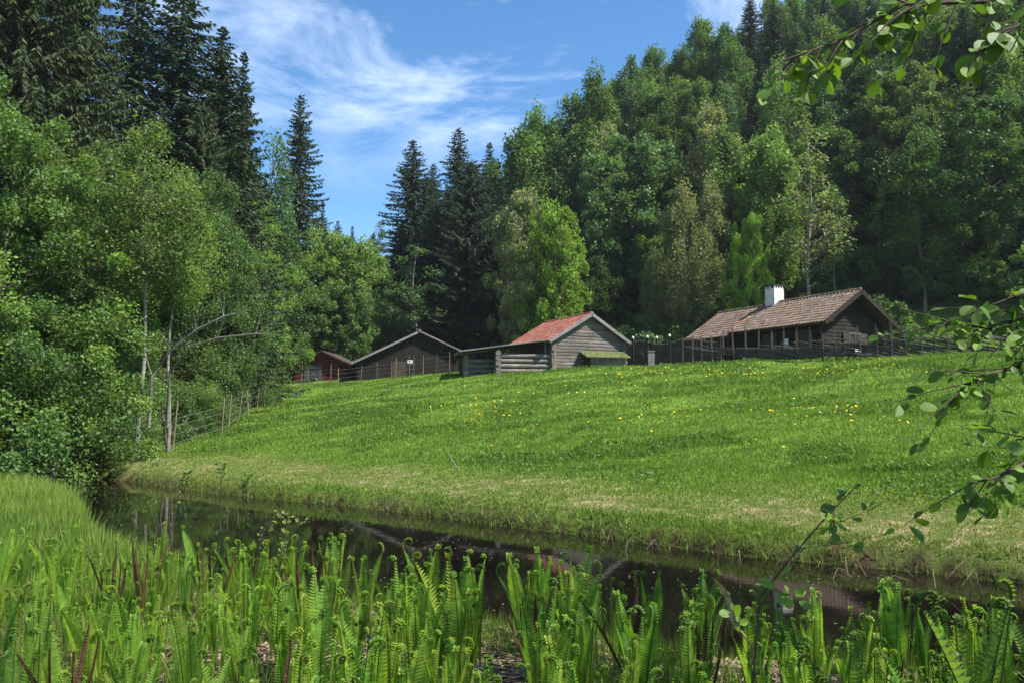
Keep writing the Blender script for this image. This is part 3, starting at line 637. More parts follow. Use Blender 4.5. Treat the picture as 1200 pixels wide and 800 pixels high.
def tile_slope(x_a, x_b, eave, ridge, tw=.235, th=.33, over=0.0, vary=1.0, off=0.0):
    """pantiles from y=x_a..x_b (ridge axis local Y); eave=(x,z) ridge=(x,z)"""
    mb = MB(); E = Vector((eave[0], 0, eave[1])); Rg = Vector((ridge[0], 0, ridge[1])); d = Rg - E; Ls = d.length; d.normalize()
    nrm = Vector((-d.z, 0, d.x)); nrm = nrm if nrm.z > 0 else -nrm
    nr = int(math.ceil(Ls / th)); nc = int(round((x_b - x_a) / tw)); tw = (x_b - x_a) / nc
    prof = [(0, .0), (.25, .045), (.5, .05), (.75, .012), (1, 0)]
    for i in range(nr):
        for j in range(nc):
            s0 = i * th; s1 = min((i + 1) * th + .04, Ls); y0 = x_a + j * tw
            sh = random.uniform(-.006, .006); tint = min(1, max(0, random.gauss(.5, .2 * vary))); vs = []
            for (f, hgt) in prof:
                yy = y0 + f * tw
                vs.append(E + d * s0 + nrm * (hgt + .055 + sh + off) + Vector((0, yy, 0))); vs.append(E + d * s1 + nrm * (hgt + .02 + sh + off) + Vector((0, yy, 0)))
            mb.add(vs, [(2 * k, 2 * k + 2, 2 * k + 3, 2 * k + 1) for k in range(4)], tint, True)
            mb.add([vs[0], vs[2], vs[4], vs[6], vs[8], vs[8] - nrm * .05, vs[0] - nrm * .05], [(0, 1, 2, 3, 4, 5, 6)], tint * .6)
    return mb
def slab(mb, y0, y1, eave, ridge, thick, tint=.5):
    E = Vector((eave[0], 0, eave[1])); Rg = Vector((ridge[0], 0, ridge[1])); d = (Rg - E).normalized(); nrm = Vector((-d.z, 0, d.x)); nrm = nrm if nrm.z > 0 else -nrm
    P = []
    for yy in (y0, y1):
        for q_ in (E, Rg): P += [q_ + Vector((0, yy, 0)), q_ + Vector((0, yy, 0)) - nrm * thick]
    mb.add(P, [(0, 2, 6, 4), (1, 5, 7, 3), (0, 4, 5, 1), (2, 3, 7, 6), (0, 1, 3, 2), (4, 6, 7, 5)], tint)
def barge(mb, y, eave, ridge, thick=.03, dep=.2, raise_=.09):
    slab_e = (eave[0], eave[1] + raise_); slab_r = (ridge[0], ridge[1] + raise_); slab(mb, y - thick / 2, y + thick / 2, slab_e, slab_r, dep, .7)

# ---- grey barn with the red tiled roof (local X along gable from left corner, local Y back along ridge)
gd = Vector((.89, .45)).normalized(); ang = math.atan2(gd.y, gd.x)
bx, by = at(647, 46.9), 46.9; bz = 4.62
barn = empty("log_barn", (bx, by, bz), ang, "grey log barn with a red tiled roof in the middle of the crest", "barn")
W_, L_, HW, HR = 5.1, 5.2, 1.62, 3.12
ov = .42; slope = (HR - HW) / (W_ / 2); ez = HW - slope * ov
g = MB()
log_wall(g, 0, W_, 0, -.25, HR, .19, .12, gable=(HW, lambda z: (max(0, (z - HW) / slope) + .05, W_ - max(0, (z - HW) / slope) - .05)))
g.build("wall", M['grey_wood'], barn)["label"] = "sunlit gable wall of weathered grey logs"
g = MB(); log_wall(g, 0, W_, L_, -.25, HR, .19, .12, gable=(HW, lambda z: ((z - HW) / slope + .05, W_ - (z - HW) / slope - .05))); g.build("wall", M['grey_wood'], barn)
for xx in (0, W_):
    g = MB(); log_wall(g, 0, L_, xx, -.16, HW - .05, .19, .14, axis_='y'); g.build("wall", M['grey_wood'], barn)
g = MB()
for xx in (.1, W_ - .12): g.box((xx, -.13, HW / 2 - .1), (.14, .08, HW + .1), tint=.75)
g.build("corner_board", M['grey_wood'], barn)
rf = MB(); y0, y1 = -.38, L_ + .3
slab(rf, y0, y1, (-ov, ez + .08), (W_ / 2, HR + .08), .07); slab(rf, y0, y1, (W_ + ov, ez + .08), (W_ / 2, HR + .08), .07)
roof = rf.build("roof", M['grey_wood'], barn)
tile_slope(y0 + .02, y1, (-ov - .04, ez + .08), (W_ / 2, HR + .1)).build("roof_tiles", M['red_tile'], roof)
tile_slope(y0 + .02, y1, (W_ + ov + .04, ez + .08), (W_ / 2, HR + .1)).build("roof_tiles", M['red_tile'], roof)
g = MB()
for j in range(int((y1 - y0) / .34)): g.tube([(W_ / 2, y0 + j * .34, HR + .16), (W_ / 2, y0 + j * .34 + .36, HR + .145)], [.095, .085], 8, tint=random.random())
g.build("ridge_tiles", M['red_tile'], roof)
g = MB(); 
for e_ in ((-ov, ez + .08), (W_ + ov, ez + .08)): barge(g, y0 - .02, e_, (W_ / 2, HR + .08), .035, .19, .10)
g.build("bargeboard", M['metal_roof'], barn)
# ---- lean-to of logs left of the barn
def lean_to():
    x_l, x_r = -5.0, -.3
    e = empty("log_shed", (bx, by, bz), ang * .35, "low log lean-to with a grey sloping roof against the left side of the barn", "shed")
    def rnd_wall(g, x0, x1, y, z0, z1, d, ext, axis_='x'):
        z = z0 + d / 2
        while z < z1:
            r_ = d * random.uniform(.50, .56); aa, bb = x0 - ext - random.uniform(0, .08), x1 + ext + random.uniform(0, .08); P = [(aa, y, z), ((aa + bb) / 2, y, z + random.uniform(-.012, .012)), (bb, y, z)]
            if axis_ == 'y': P = [(y, aa, z), (y, (aa + bb) / 2, z), (y, bb, z)]
            g.tube(P, [r_, r_ * .95, r_ * .9], 10, tint=random.uniform(.3, 1)); z += d
    g = MB()
    rnd_wall(g, x_l + 1.85, x_r, .1, -.95, .80, .29, .2); g.build("wall", M['grey_wood'], e)["label"] = "front wall of thick pale logs with an open gap above"
    g = MB(); rnd_wall(g, x_l, x_l + 1.75, .7, -.95, .62, .29, .14); g.build("wall", M['grey_wood'], e)
    g = MB(); rnd_wall(g, .1, 3.0, x_l + 1.8, -.80, .80, .29, .24, axis_='y'); g.build("wall", M['grey_wood'], e)
    g = MB(); rnd_wall(g, .7, 3.0, x_l, -.80, .62, .29, .16, axis_='y'); g.build("wall", M['grey_wood'], e)
    g = MB(); log_wall(g, x_l, x_r, 3.0, -.28, .75, .24, .12); g.build("wall", M['dark_wood'], e)
    for xx, yy, hh in ((x_l + 1.85, .12, 1.05), (x_r - .05, .12, 1.48), (x_l + .05, .7, .82)):
        g = MB(); g.box((xx, yy + .18, hh / 2), (.14, .14, hh)); g.build("post", M['grey_wood'], e)
    g = MB(); nseg = 22
    for i in range(nseg):   # corrugated sheets laid up the slope
        y0_ = -.25 + i * (3.7 / nseg); y1_ = y0_ + 3.7 / nseg; hA = .035 if i % 2 else 0
        g.add([(x_l - .45, y0_, 0.86 + hA), (x_r + .25, y0_, 1.62 + hA), (x_r + .25, y1_, 1.62 + .035 - hA), (x_l - .45, y1_, .86 + .035 - hA)], [(0, 1, 2, 3)], .6)
    g.build("roof", M['metal_roof'], e)
    g = MB(); g.add([(x_l - .45, -.26, .82), (x_r + .25, -.26, 1.58), (x_r + .25, -.26, 1.65), (x_l - .45, -.26, .89), (x_l - .45, -.22, .82), (x_r + .25, -.22, 1.58), (x_r + .25, -.22, 1.65), (x_l - .45, -.22, .89)], [(0, 1, 2, 3), (4, 7, 6, 5), (0, 4, 5, 1), (3, 2, 6, 7)], .7); g.build("fascia", M['metal_roof'], e)
lean_to()
# ---- low box with a mossy roof in front of the gable
bxs = Matrix.Translation((0, 0, 0))
e = empty("cellar_hatch", (bx + .89 * 2.0 + .45 * 1.25 - .15, by + .45 * 2.0 - .89 * 1.25, bz - .1), ang * .55, "low wooden hatch box with a mossy slanted roof in front of the barn gable", "hatch")
g = MB()
for i in range(9): g.box((.15 + i * .24, 0, .32), (.225, .04, .74), tint=random.uniform(.4, .8))
g.build("front_panel", M['grey_wood'], e)
g = MB(); g.box((.03, .5, .32), (.04, 1.0, .74)); g.build("side_panel", M['dark_wood'], e)
g = MB(); g.box((2.22, .5, .32), (.04, 1.0, .74)); g.build("side_panel", M['grey_wood'], e)
g = MB(); g.box((2.15, -.05, .3), (.08, .05, .8), tint=.9); g.build("post", M['pale_wood'], e)
g = MB(); rt = Matrix.Rotation(R(17), 3, 'X'); g.box((1.1, .42, .86), (2.75, 1.35, .05), rot=rt); rfo = g.build("roof", M['grey_wood'], e)
g = MB()
for i in range(30):
    for j in range(14):
        c_ = rt @ Vector((-1.32 + i * .09 + random.uniform(-.03, .03), -.6 + j * .09 + random.uniform(-.03, .03), .05)) + Vector((1.1, .42, .86)); s_ = random.uniform(.03, .07); g.tube([c_ - Vector((0, 0, .03)), c_ + Vector((0, 0, s_ * .6))], [s_, s_ * .5], 5, tint=random.random())
g.build("moss", M['moss'], rfo)

# ---- brown shed (left), asymmetric gable
gd2 = Vector((.975, .22)).normalized(); ang2 = math.atan2(gd2.y, gd2.x)
sx, sy = at(419, 57.6), 57.6; sz = 4.35
e = empty("timber_shed", (sx, sy, sz), ang2, "dark brown timber shed with a wide low gable and a pale roof edge", "shed")
W2, L2 = 7.3, 7.0; xr = 4.4; hl, hr2, hp = 1.3, 2.15, 3.45
g = MB()
n_ = 44
for i in range(n_):
    x_ = (i + .5) * W2 / n_; top = hl + (hp - hl) * x_ / xr if x_ < xr else hp + (hr2 - hp) * (x_ - xr) / (W2 - xr)
    g.box((x_, random.uniform(-.008, .008), top / 2 - .2), (W2 / n_ - .008, .05, top + .35), tint=random.uniform(.2, .8))
g.build("wall", M['tar_wood'], e)
for xx, hh in ((0, hl), (W2, hr2)):
    g = MB(); g.box((xx, L2 / 2, hh / 2 - .2), (.08, L2 - .1, hh + .3)); g.build("wall", M['tar_wood'], e)
g = MB(); g.box((W2 / 2, L2, hl / 2), (W2, .08, hl)); g.build("wall", M['tar_wood'], e)
def at_slope(x_): return hl + (hp - hl) * x_ / xr if x_ < xr else hp + (hr2 - hp) * (x_ - xr) / (W2 - xr)
g = MB(); EL = (-.5, at_slope(0) - (hp - hl) / xr * .5 + .1); ER = (W2 + .35, hr2 - (hp - hr2) / (W2 - xr) * .35 + .1); RP = (xr, hp + .1)
slab(g, -.35, L2 + .3, EL, RP, .08); slab(g, -.35, L2 + .3, ER, RP, .08); g.build("roof", M['metal_roof'], e)
g = MB(); barge(g, -.38, EL, RP, .04, .16, .03); g.build("bargeboard", M['metal_roof'], e)["label"] = "pale left bargeboard catching the sun"
g = MB(); barge(g, -.38, ER, RP, .04, .12, .03); g.build("bargeboard", M['grey_wood'], e)
g = MB(); g.tube([(xr, -.45, hp + .12), (xr, -.2, hp + .12)], .09, 8); g.build("ridge_end", M['metal_roof'], e)
g = MB(); g.box((3.0, -.05, .62), (1.0, .05, 1.45)); dr = g.build("door", M['dark_wood'], e)
g = MB(); g.box((2.6, -.09, .7), (.04, .03, .16)); g.build("handle", M['wire'], dr)
g = MB(); g.box((3.75, -.07, 1.32), (.36, .02, .24)); sg = g.build("sign", M['paper'], e)
g = MB()
for k in range(3): g.box((3.75, -.083, 1.38 - k * .055), (.24 - .04 * (k % 2), .004, .02))
g.build("lettering", M['ink'], sg)

# ---- red shed with a grey door
e = empty("red_shed", (at(346, 63), 63, 4.15), R(-4), "small red painted shed with a grey door, half hidden by leaves", "shed")
g = MB(); W3 = 4.3; xr3 = 2.15; n_ = 26
def top3(x_): return 1.6 + .95 * (1 - abs(x_ - xr3) / xr3)
for i in range(n_):
    x_ = (i + .5) * W3 / n_; g.box((x_, 0, top3(x_) / 2 - .2), (W3 / n_ - .012, .05, top3(x_) + .35), tint=random.uniform(.3, .8))
g.build("wall", M['red_wood'], e)
for xx in (0, W3): g = MB(); g.box((xx, 2.2, .6), (.06, 4.3, 1.9)); g.build("wall", M['red_wood'], e)
g = MB(); slab(g, -.3, 4.6, (-.4, 1.52), (xr3, 2.68), .1); slab(g, -.3, 4.6, (W3 + .4, 1.52), (xr3, 2.68), .1); g.build("roof", M['dark_wood'], e)
g = MB()
for i in range(7): g.box((.85 + i * .2, -.05, .75), (.19, .05, 1.7), tint=random.uniform(.3, .7))
dr = g.build("door", M['door_grey'], e)
g = MB(); g.box((1.5, -.09, .8), (.05, .03, .2)); g.build("handle", M['wire'], dr)
g = MB(); g.box((1.45, -.09, 1.3), (1.35, .03, .08)); g.box((1.45, -.09, .3), (1.35, .03, .08)); g.build("crossbar", M['door_grey'], dr)

# ---- dark cabin with white chimney
gd3 = Vector((.88, .475)).normalized(); ang3 = math.atan2(gd3.y, gd3.x)
hx, hy = at(963, 42.2), 42.2; hz = 4.66
cab = empty("log_cabin", (hx, hy, hz), ang3, "long dark log cabin with an old tiled roof and a white chimney", "cabin")
W4, L4, HW4, HR4 = 4.7, 9.5, 2.25, 3.72; sl4 = (HR4 - HW4) / (W4 / 2); ov4 = .62; ez4 = HW4 - sl4 * ov4; LA = 6.1
g = MB(); log_wall(g, 0, W4, 0, -.3, HR4, .2, .15, gable=(HW4, lambda z: ((z - HW4) / sl4 + .05, W4 - (z - HW4) / sl4 - .05))); g.build("wall", M['tar_wood'], cab)
g = MB(); log_wall(g, 0, LA, 0, -.2, HW4, .2, .15, axis_='y'); g.build("wall", M['tar_wood'], cab)
g = MB(); log_wall(g, LA + .3, L4, .35, -.2, HW4 - .1, .2, .12, axis_='y'); g.build("wall", M['tar_wood'], cab)["label"] = "recessed rear wall behind the open gallery posts"
g = MB(); log_wall(g, 0, L4, W4, -.2, HW4, .2, .15, axis_='y'); g.build("wall", M['tar_wood'], cab)
g = MB(); log_wall(g, 0, W4, L4, -.2, HR4 - .1, .2, .15, gable=(HW4, lambda z: ((z - HW4) / sl4 + .05, W4 - (z - HW4) / sl4 - .05))); g.build("wall", M['tar_wood'], cab)
g = MB()
for yy in np.arange(LA + .5, L4 + .3, .95): g.box((-.25, yy, 1.0), (.12, .12, 2.1))
g.build("gallery_posts", M['dark_wood'], cab)
g = MB(); g.tube([(-.25, L4 + .2, 1.0), (-.25, L4 + 1.0, 1.95)], .05, 6); g.build("brace", M['dark_wood'], cab)
g = MB(); slab(g, -.75, LA, (-ov4, ez4 + .1), (W4 / 2, HR4 + .1), .09); slab(g, -.75, LA, (W4 + ov4, ez4 + .1), (W4 / 2, HR4 + .1), .09)
slab(g, LA, L4 + .7, (-ov4 - .15, ez4 - .09), (W4 / 2, HR4 - .0), .09); slab(g, LA, L4 + .7, (W4 + ov4, ez4 - .02), (W4 / 2, HR4 - .0), .09)
roof = g.build("roof", M['dark_wood'], cab)
tile_slope(-.72, LA, (-ov4 - .04, ez4 + .1), (W4 / 2, HR4 + .12), vary=1.1).build("roof_tiles", M['old_tile'], roof)
tile_slope(LA, L4 + .68, (-ov4 - .19, ez4 - .09), (W4 / 2, HR4 + .02), vary=1.1).build("roof_tiles", M['old_tile'], roof)["label"] = "lower rear section of the tiled slope"
tile_slope(-.72, LA, (W4 + ov4 + .04, ez4 + .1), (W4 / 2, HR4 + .12)).build("roof_tiles", M['old_tile'], roof)
tile_slope(LA, L4 + .68, (W4 + ov4 + .04, ez4 - .02), (W4 / 2, HR4 + .02)).build("roof_tiles", M['old_tile'], roof)
g = MB()
for j in range(20): g.tube([(W4 / 2, -.74 + j * .34, HR4 + .18), (W4 / 2, -.74 + j * .34 + .36, HR4 + .165)], [.1, .09], 8, tint=random.random())
for j in range(12): g.tube([(W4 / 2, LA + .02 + j * .34, HR4 + .08), (W4 / 2, LA + j * .34 + .38, HR4 + .065)], [.1, .09], 8, tint=random.random())
g.build("ridge_tiles", M['old_tile'], roof); g = MB()
for j in range(9):  # verge tiles at the step between the two roof sections
    a = Vector((-ov4 - .05, LA - .04, ez4 + .17)).lerp(Vector((W4 / 2, LA - .04, HR4 + .19)), j / 9); b_ = Vector((-ov4 - .05, LA - .04, ez4 + .17)).lerp(Vector((W4 / 2, LA - .04, HR4 + .19)), (j + 1.05) / 9); g.tube([a, b_], [.075, .065], 7, tint=.45)
g.build("verge_tiles", M['red_tile'], roof)
g = MB()
for e_ in ((-ov4, ez4 + .1), (W4 + ov4, ez4 + .1)): barge(g, -.78, e_, (W4 / 2, HR4 + .1), .05, .24, .09); barge(g, -.38, (e_[0] * .98, e_[1] - .25), (W4 / 2, HR4 - .2), .05, .12, .0)
g.build("bargeboard", M['tar_wood'], cab)
ch = MB(); cy = 5.35; cw = .80
for (a, b, c_, d_) in ((0, 0, cw, .72),):
    ch.box((W4 / 2, cy, HR4 + .42), (cw, .72, 1.15))
chim = ch.build("chimney", M['plaster'], cab)
g = MB()
for k in range(4): g.box((W4 / 2 - .31 + k * .205, cy - .31, HR4 + 1.07), (.08, .09, .19))
for k in range(4): g.box((W4 / 2 - .31 + k * .205, cy + .31, HR4 + 1.07), (.08, .09, .19))
for s_ in (-1, 1): g.box((W4 / 2 + s_ * .35, cy, HR4 + 1.07), (.09, .12, .19))
g.build("cap_support", M['plaster'], chim)
g = MB(); g.box((W4 / 2, cy, HR4 + 1.19), (cw + .08, .80, .06)); g.build("cap", M['soot'], chim)
g = MB(); g.box((W4 / 2, cy, HR4 + 1.10), (cw - .3, .45, .12)); g.build("flue", M['soot'], chim)
# gable window with shutters
wf = MB()
for (c_, d_) in (((2.45, -.16, 1.55), (.95, .05, .06)), ((2.45, -.16, .75), (.95, .05, .06)), ((2.0, -.16, 1.15), (.06, .05, .8)), ((2.9, -.16, 1.15), (.06, .05, .8)), ((2.45, -.155, 1.15), (.03, .04, .75))): wf.box(c_, d_)
wnd = wf.build("window", M['grey_wood'], cab)
g = MB(); g.box((2.45, -.13, 1.15), (.85, .02, .75)); g.build("pane", M['glass'], wnd)
for xx in (1.72, 3.18):
    g = MB(); g.box((xx, -.17, 1.15), (.42, .04, .85)); g.build("shutter", M['dark_wood'], wnd)
g = MB(); g.box((2.62, -.2, .62), (.5, .02, .3)); sg = g.build("sign", M['paper'], cab); sg["label"] = "white notice under the gable window"
g = MB()
for k in range(3): g.box((2.62, -.214, .70 - k * .08), (.36 - .08 * (k % 2), .004, .025))
g.build("lettering", M['ink'], sg)
g = MB(); g.box((.55, -.18, 2.18), (.5, .03, .14)); g.build("nameplate", M['grey_wood'], cab)
for yy, mat_ in ((1.1, 'dark_wood'), (3.4, 'dark_wood')):
    g = MB(); g.box((-.17, yy, .85), (.06, .95, 1.75), tint=.7); dr = g.build("door", M[mat_], cab)
    g = MB(); g.box((-.22, yy + .35, .85), (.04, .03, .14)); g.build("handle", M['wire'], dr)
g = MB(); g.box((-.2, 2.2, 1.15), (.02, .3, .42)); g.build("sign", M['paper'], cab)["label"] = "small white paper on the long wall"
g = MB()
for k in range(14):
    g.box((random.uniform(-.25, -.1), .2 + k * .75, -.1), (.35, random.uniform(.35, .6), .35), rot=rotz(random.uniform(-.2, .2)), tint=random.random())
for k in range(5): g.box((.3 + k * 1.0, -.15, -.1), (random.uniform(.4, .6), .3, .35))
g.build("foundation_stones", M['stone'], cab)

# ------------------------------------------------------------------ fences
def path_pts(P, step):
    out = []; 
    for a, b in zip(P[:-1], P[1:]):
        d = math.hypot(b[0] - a[0], b[1] - a[1]); n = max(1, int(round(d / step)))
        for i in range(n): out.append((a[0] + (b[0] - a[0]) * i / n, a[1] + (b[1] - a[1]) * i / n))
    out.append(P[-1]); return out
# round-pole fence in front of the cabin: pairs of uprights, long slanting split poles between them
FP = [(at(p, d), d) for p, d in ((800, 43.5), (860, 41.2), (935, 39.2), (1010, 37.8), (1080, 37.2), (1190, 36.8), (1290, 36))]
fe = empty("roundpole_fence", (FP[0][0], FP[0][1], H(*FP[0])), 0, "long roundpole fence of slanting grey poles and tall stakes in front of the dark cabin", "fence")
o0 = Vector(fe.location)
def loc(x, y, z): return Vector((x, y, z)) - o0
st_ = path_pts(FP, .62)
for i, (x, y) in enumerate(st_):
    g = MB(); z = H(x, y); hgt = random.uniform(1.45, 2.05); lx = random.gauss(0, .05)
    for s_ in (-.07, .07):
        h2 = hgt * random.uniform(.82, 1.05); g.tube([loc(x, y + s_, z - .2), loc(x + lx, y + s_ * 1.2, z + h2)], [.024, .016], 6, tint=random.uniform(.3, 1))
    g.build("post", M['fence_wood'], fe)
g = MB()
for i in range(len(st_) * 3 - 8):
    f = i / 3; i0 = min(int(f), len(st_) - 2); x, y = st_[i0]; x2, y2 = st_[min(i0 + 6, len(st_) - 1)]; fr = f - int(f)
    dx, dy = st_[i0 + 1][0] - x, st_[i0 + 1][1] - y; x += dx * fr; y += dy * fr
    za, zb = H(x, y) + .05 + random.uniform(-.03, .12), H(x2, y2) + random.uniform(.68, .95)
    x2 += (x2 - x) * .1; y2 += (y2 - y) * .1; o_ = random.uniform(-.05, .05)
    g.tube([loc(x2, y2 + o_, za), loc((x + x2) / 2, (y + y2) / 2 + o_, (za + zb) / 2 + random.uniform(-.04, .04)), loc(x, y + o_, zb)], [.036, .032, .022], 6, tint=random.uniform(.1, .9))
g.build("rails", M['fence_wood'], fe)
# woven brushwood fence between barn and cabin
WP = [(at(737, 48.2), 48.2), (at(790, 46.8), 46.8), (at(845, 45.6), 45.6)]
fe = empty("wattle_fence", (WP[0][0], WP[0][1], H(*WP[0])), 0, "woven brushwood fence between the red roofed barn and the dark cabin", "fence"); o0 = Vector(fe.location)
st_ = path_pts(WP, .42)
g = MB()
for k in range(46):
    z0 = .04 + k * .031; ph = k % 2
    pts_ = [loc(x + 0, y + (.045 if (i + ph) % 2 else -.045), H(x, y) + z0 * (1 + .10 * math.sin(i * .9)) + random.uniform(-.015, .015)) for i, (x, y) in enumerate(st_)]
    g.tube(pts_, random.uniform(.011, .019), 4, tint=random.uniform(0, 1), cap=False)
g.build("woven_rods", M['fence_wood'], fe)
for i, (x, y) in enumerate(st_):
    g = MB(); g.tube([loc(x, y, H(x, y) - .1), loc(x, y, H(x, y) + random.uniform(1.45, 1.7))], [.03, .024], 6, tint=random.random()); g.build("stake", M['fence_wood'], fe)
for px, D in ((742, 47.6), (759, 47.4), (770, 48.6), (785, 46.4)):
    x = at(px, D); z = H(x, D); p_ = empty("capped_post", (x, D, z), 0, {742: "dark post with a white cap nearest the barn corner", 759: "tall dark post with a white cap, second from the barn", 770: "slim dark post with a white cap, third from the barn", 785: "dark white capped post farthest from the barn"}[px], "post", "white capped posts by the wattle fence")
    g = MB(); g.tube([(0, 0, -.1), (0, 0, 1.72)], .06, 8); g.build("shaft", M['tar_wood'], p_)
    g = MB(); g.tube([(0, 0, 1.72), (0, 0, 1.80), (0, 0, 1.86)], [.075, .07, .025], 10); g.build("cap", M['plaster'], p_)
x = at(763, 46); e = empty("utility_box", (x, 46, H(x, 46)), 0, "small pale grey box on the grass before the wattle fence", "box")
g = MB(); g.box((0, 0, .42), (.36, .25, .84)); g.build("body", M['stone'], e); g = MB(); g.box((0, 0, .87), (.42, .31, .05)); g.build("lid", M['stone'], e)
# wire fence of round stakes along the left wood and in front of the brown shed
posts = [(123, 25.2), (166, 26.4), (201, 28.2), (206, 28.0), (262, 31.4), (270, 33.4), (281, 35.6), (293, 38.4), (302, 41), (311, 44), (318, 46.6), (325, 49.5), (330, 52), (334, 54), (354, 56), (361, 57), (388, 56.6), (397, 55), (423, 55.6), (442, 55.2), (459, 54.8), (464, 55), (480, 54.4), (485, 54.6), (496, 54.1), (511, 53.8), (527, 53.4)]
fe = empty("wire_fence", (at(123, 25.2), 25.2, H(at(123, 25.2), 25.2)), 0, "wire fence on round wooden stakes climbing from the pond to the brown shed", "fence"); o0 = Vector(fe.location)
prev = None; wr = MB()
for i, (px, D) in enumerate(posts):
    x = at(px, D); z = H(x, D); hh = random.uniform(1.2, 1.6) if i > 3 else 1.75; r_ = .030 if i != 2 else .042
    lx = -.32 if i == 2 else .12 if i == 3 else random.gauss(0, .05)
    g = MB(); g.tube([loc(x, D, z - .2), loc(x + lx, D, z + hh)], [r_, r_ * .85], 7, tint=random.uniform(.5, 1)); g.build("post", M['pale_wood'] if i < 18 or i % 3 == 0 else M['grey_wood'], fe)
    if prev and i not in (3,):
        for hz_ in (.25, .55, .85, 1.1):
            a = prev; wr.tube([loc(a[0], a[1], a[2] + hz_), loc(x, D, z + hz_)], .006, 3, cap=False)
    prev = (x, D, z)
wr.build("wires", M['wire'], fe)

# ------------------------------------------------------------------ bent bare trunks, sticks, branches on the meadow
def stick(name, pts, rad, mat, label, cat, n=7):
    o = Vector(pts[0]); g = MB(); P = [Vector(p) - o for p in pts]; g.tube(P, rad, n)
    for k in range(1, len(P) - 1):
        if name == 'bent_trunk': 
            for _ in range(2):
                d_ = Vector((random.uniform(-.2, .6), random.uniform(-.4, .4), random.uniform(.1, .7))); g.tube([P[k], P[k] + d_ * .6, P[k] + d_ * 1.1], [rad[k] * .35, rad[k] * .2, .004], 4, cap=False)
    ob = g.build(name, M[mat]); ob.location = o; return tag(ob, label, cat)
def Pp(px, py, D): return (at(px, D, py), D, zat(py, D))
stick("bent_trunk", [Pp(174, 500, 25.9), Pp(178, 440, 25.8), Pp(200, 410, 25.7), Pp(230, 387, 25.6), Pp(262, 371, 25.5), Pp(292, 364, 25.4)], [.06, .06, .05, .045, .03, .012], 'pale_bark', "upper of two bare whitish trunks arching to the right over the shrubs", "fallen trunk")
stick("bent_trunk", [Pp(196, 500, 26.1), Pp(199, 435, 25.9), Pp(222, 406, 25.7), Pp(255, 396, 25.5), Pp(300, 391, 25.4), Pp(330, 393, 25.3)], [.045, .04, .035, .03, .02, .008], 'pale_bark', "lower thinner bare trunk arching to the right over the shrubs", "fallen trunk")
stick("dead_branch", [(at(536, 19.6), 19.6, H(at(536, 19.6), 19.6) + .02), (at(530, 19.6), 19.6, H(at(530, 19.6), 19.6) + .22), (at(525, 19.5), 19.5, H(at(525, 19.5), 19.5) + .42)], [.02, .014, .006], 'pale_bark', "forked pale stick on the mown bank left of the brown twig", "stick")
stick("dead_branch", [(at(578, 20.5), 20.5, H(at(578, 20.5), 20.5)), (at(581, 20.5), 20.5, H(at(581, 20.5), 20.5) + .2), (at(580, 20.5), 20.5, H(at(580, 20.5), 20.5) + .42)], [.014, .01, .005], 'straw', "thin brown twig standing in the low meadow weeds", "stick")
x = at(68, 22.5); stick("wooden_stake", [(x, 22.5, -.3), (x + .02, 22.5, .45), (x + .05, 22.5, .86)], [.045, .045, .04], 'pale_bark', "short pale stake standing at the muddy inlet on the left", "stake")
# brown mud bank at the left inlet, modelled as three rounded lumps
for i, (px, D, s_, lb) in enumerate(((62, 25.6, .75, "largest brown boulder at the muddy pond inlet"), (86, 26.0, .55, "middle brown boulder right of the pale stake"), (102, 26.4, .42, "smallest brown boulder beside the leftmost fence post"))):
    x = at(px, D); me = bpy.data.meshes.new("mudbank"); import bmesh
    bm = bmesh.new(); bmesh.ops.create_icosphere(bm, subdivisions=3, radius=1)
    for v in bm.verts:
        k = 1 + .28 * (float(fbm(v.co.x * 1.7 + i * 9, v.co.y * 1.7 + v.co.z * 2.1, 5, 3)) - .5) * 2; v.co = Vector((v.co.x * k * s_ * 1.4, v.co.y * k * s_, v.co.z * k * s_ * .55))
    bm.to_mesh(me); bm.free(); b_ = link("mudbank", me, None, M['mud_brown']); b_.location = (x, D, H(x, D) + .1); tag(b_, lb, "mudbank", "mudbanks at the inlet")

# ------------------------------------------------------------------ dandelions
g = MB()
for k in range(10):
    a = k * .628; g.add([(0, 0, .16), (.028 * math.cos(a - .3), .028 * math.sin(a - .3), .168), (.034 * math.cos(a), .034 * math.sin(a), .172), (.028 * math.cos(a + .3), .028 * math.sin(a + .3), .168)], [(0, 1, 2, 3)], .5)
dme = g.build("dandelion", M['petal']); dm = dme.data; bpy.data.objects.remove(dme)
g = MB(); g.tube([(0, 0, -.02), (0, 0, .16)], .004, 4); dst = g.build("stalk", M['stalk']); dsm = dst.data; bpy.data.objects.remove(dst)
dl = [(560, 484, 35, 9, 90), (820, 488, 70, 10, 70), (700, 462, 60, 12, 40), (980, 492, 30, 6, 40), (900, 441, 110, 5, 150), (760, 440, 40, 5, 50), (640, 500, 200, 25, 30), (1000, 432, 60, 5, 60)]
cnt = 0; rest = []
for (cx_, cy_, sx_, sy_, nn) in dl:
    for _ in range(nn):
        px, py = random.gauss(cx_, sx_), random.gauss(cy_, sy_)
        for D in np.arange(14, 48, .5):      # walk up the slope until the ground is met
            x = at(px, D); 
            if zat(py, D) <= H(x, D): break
        else: continue
        x += random.gauss(0, .3); y = D + random.gauss(0, .5)
        if tcoord(x, y) > 27.5: continue
        rest.append((x, y))
rest.sort(key=lambda p: p[1])
for i, (x, y) in enumerate(rest[:280]):
    s_ = random.uniform(.75, 1.3); o = link("dandelion", dm); o.location = (x, y, H(x, y)); o.scale = (s_, s_, s_ * .95); o.rotation_euler = (random.gauss(-.25, .2), random.gauss(0, .25), random.uniform(0, 6))
    tag(o, "tiny yellow dandelion flower dotting the green meadow slope", "flower", "dandelions scattered on the meadow")
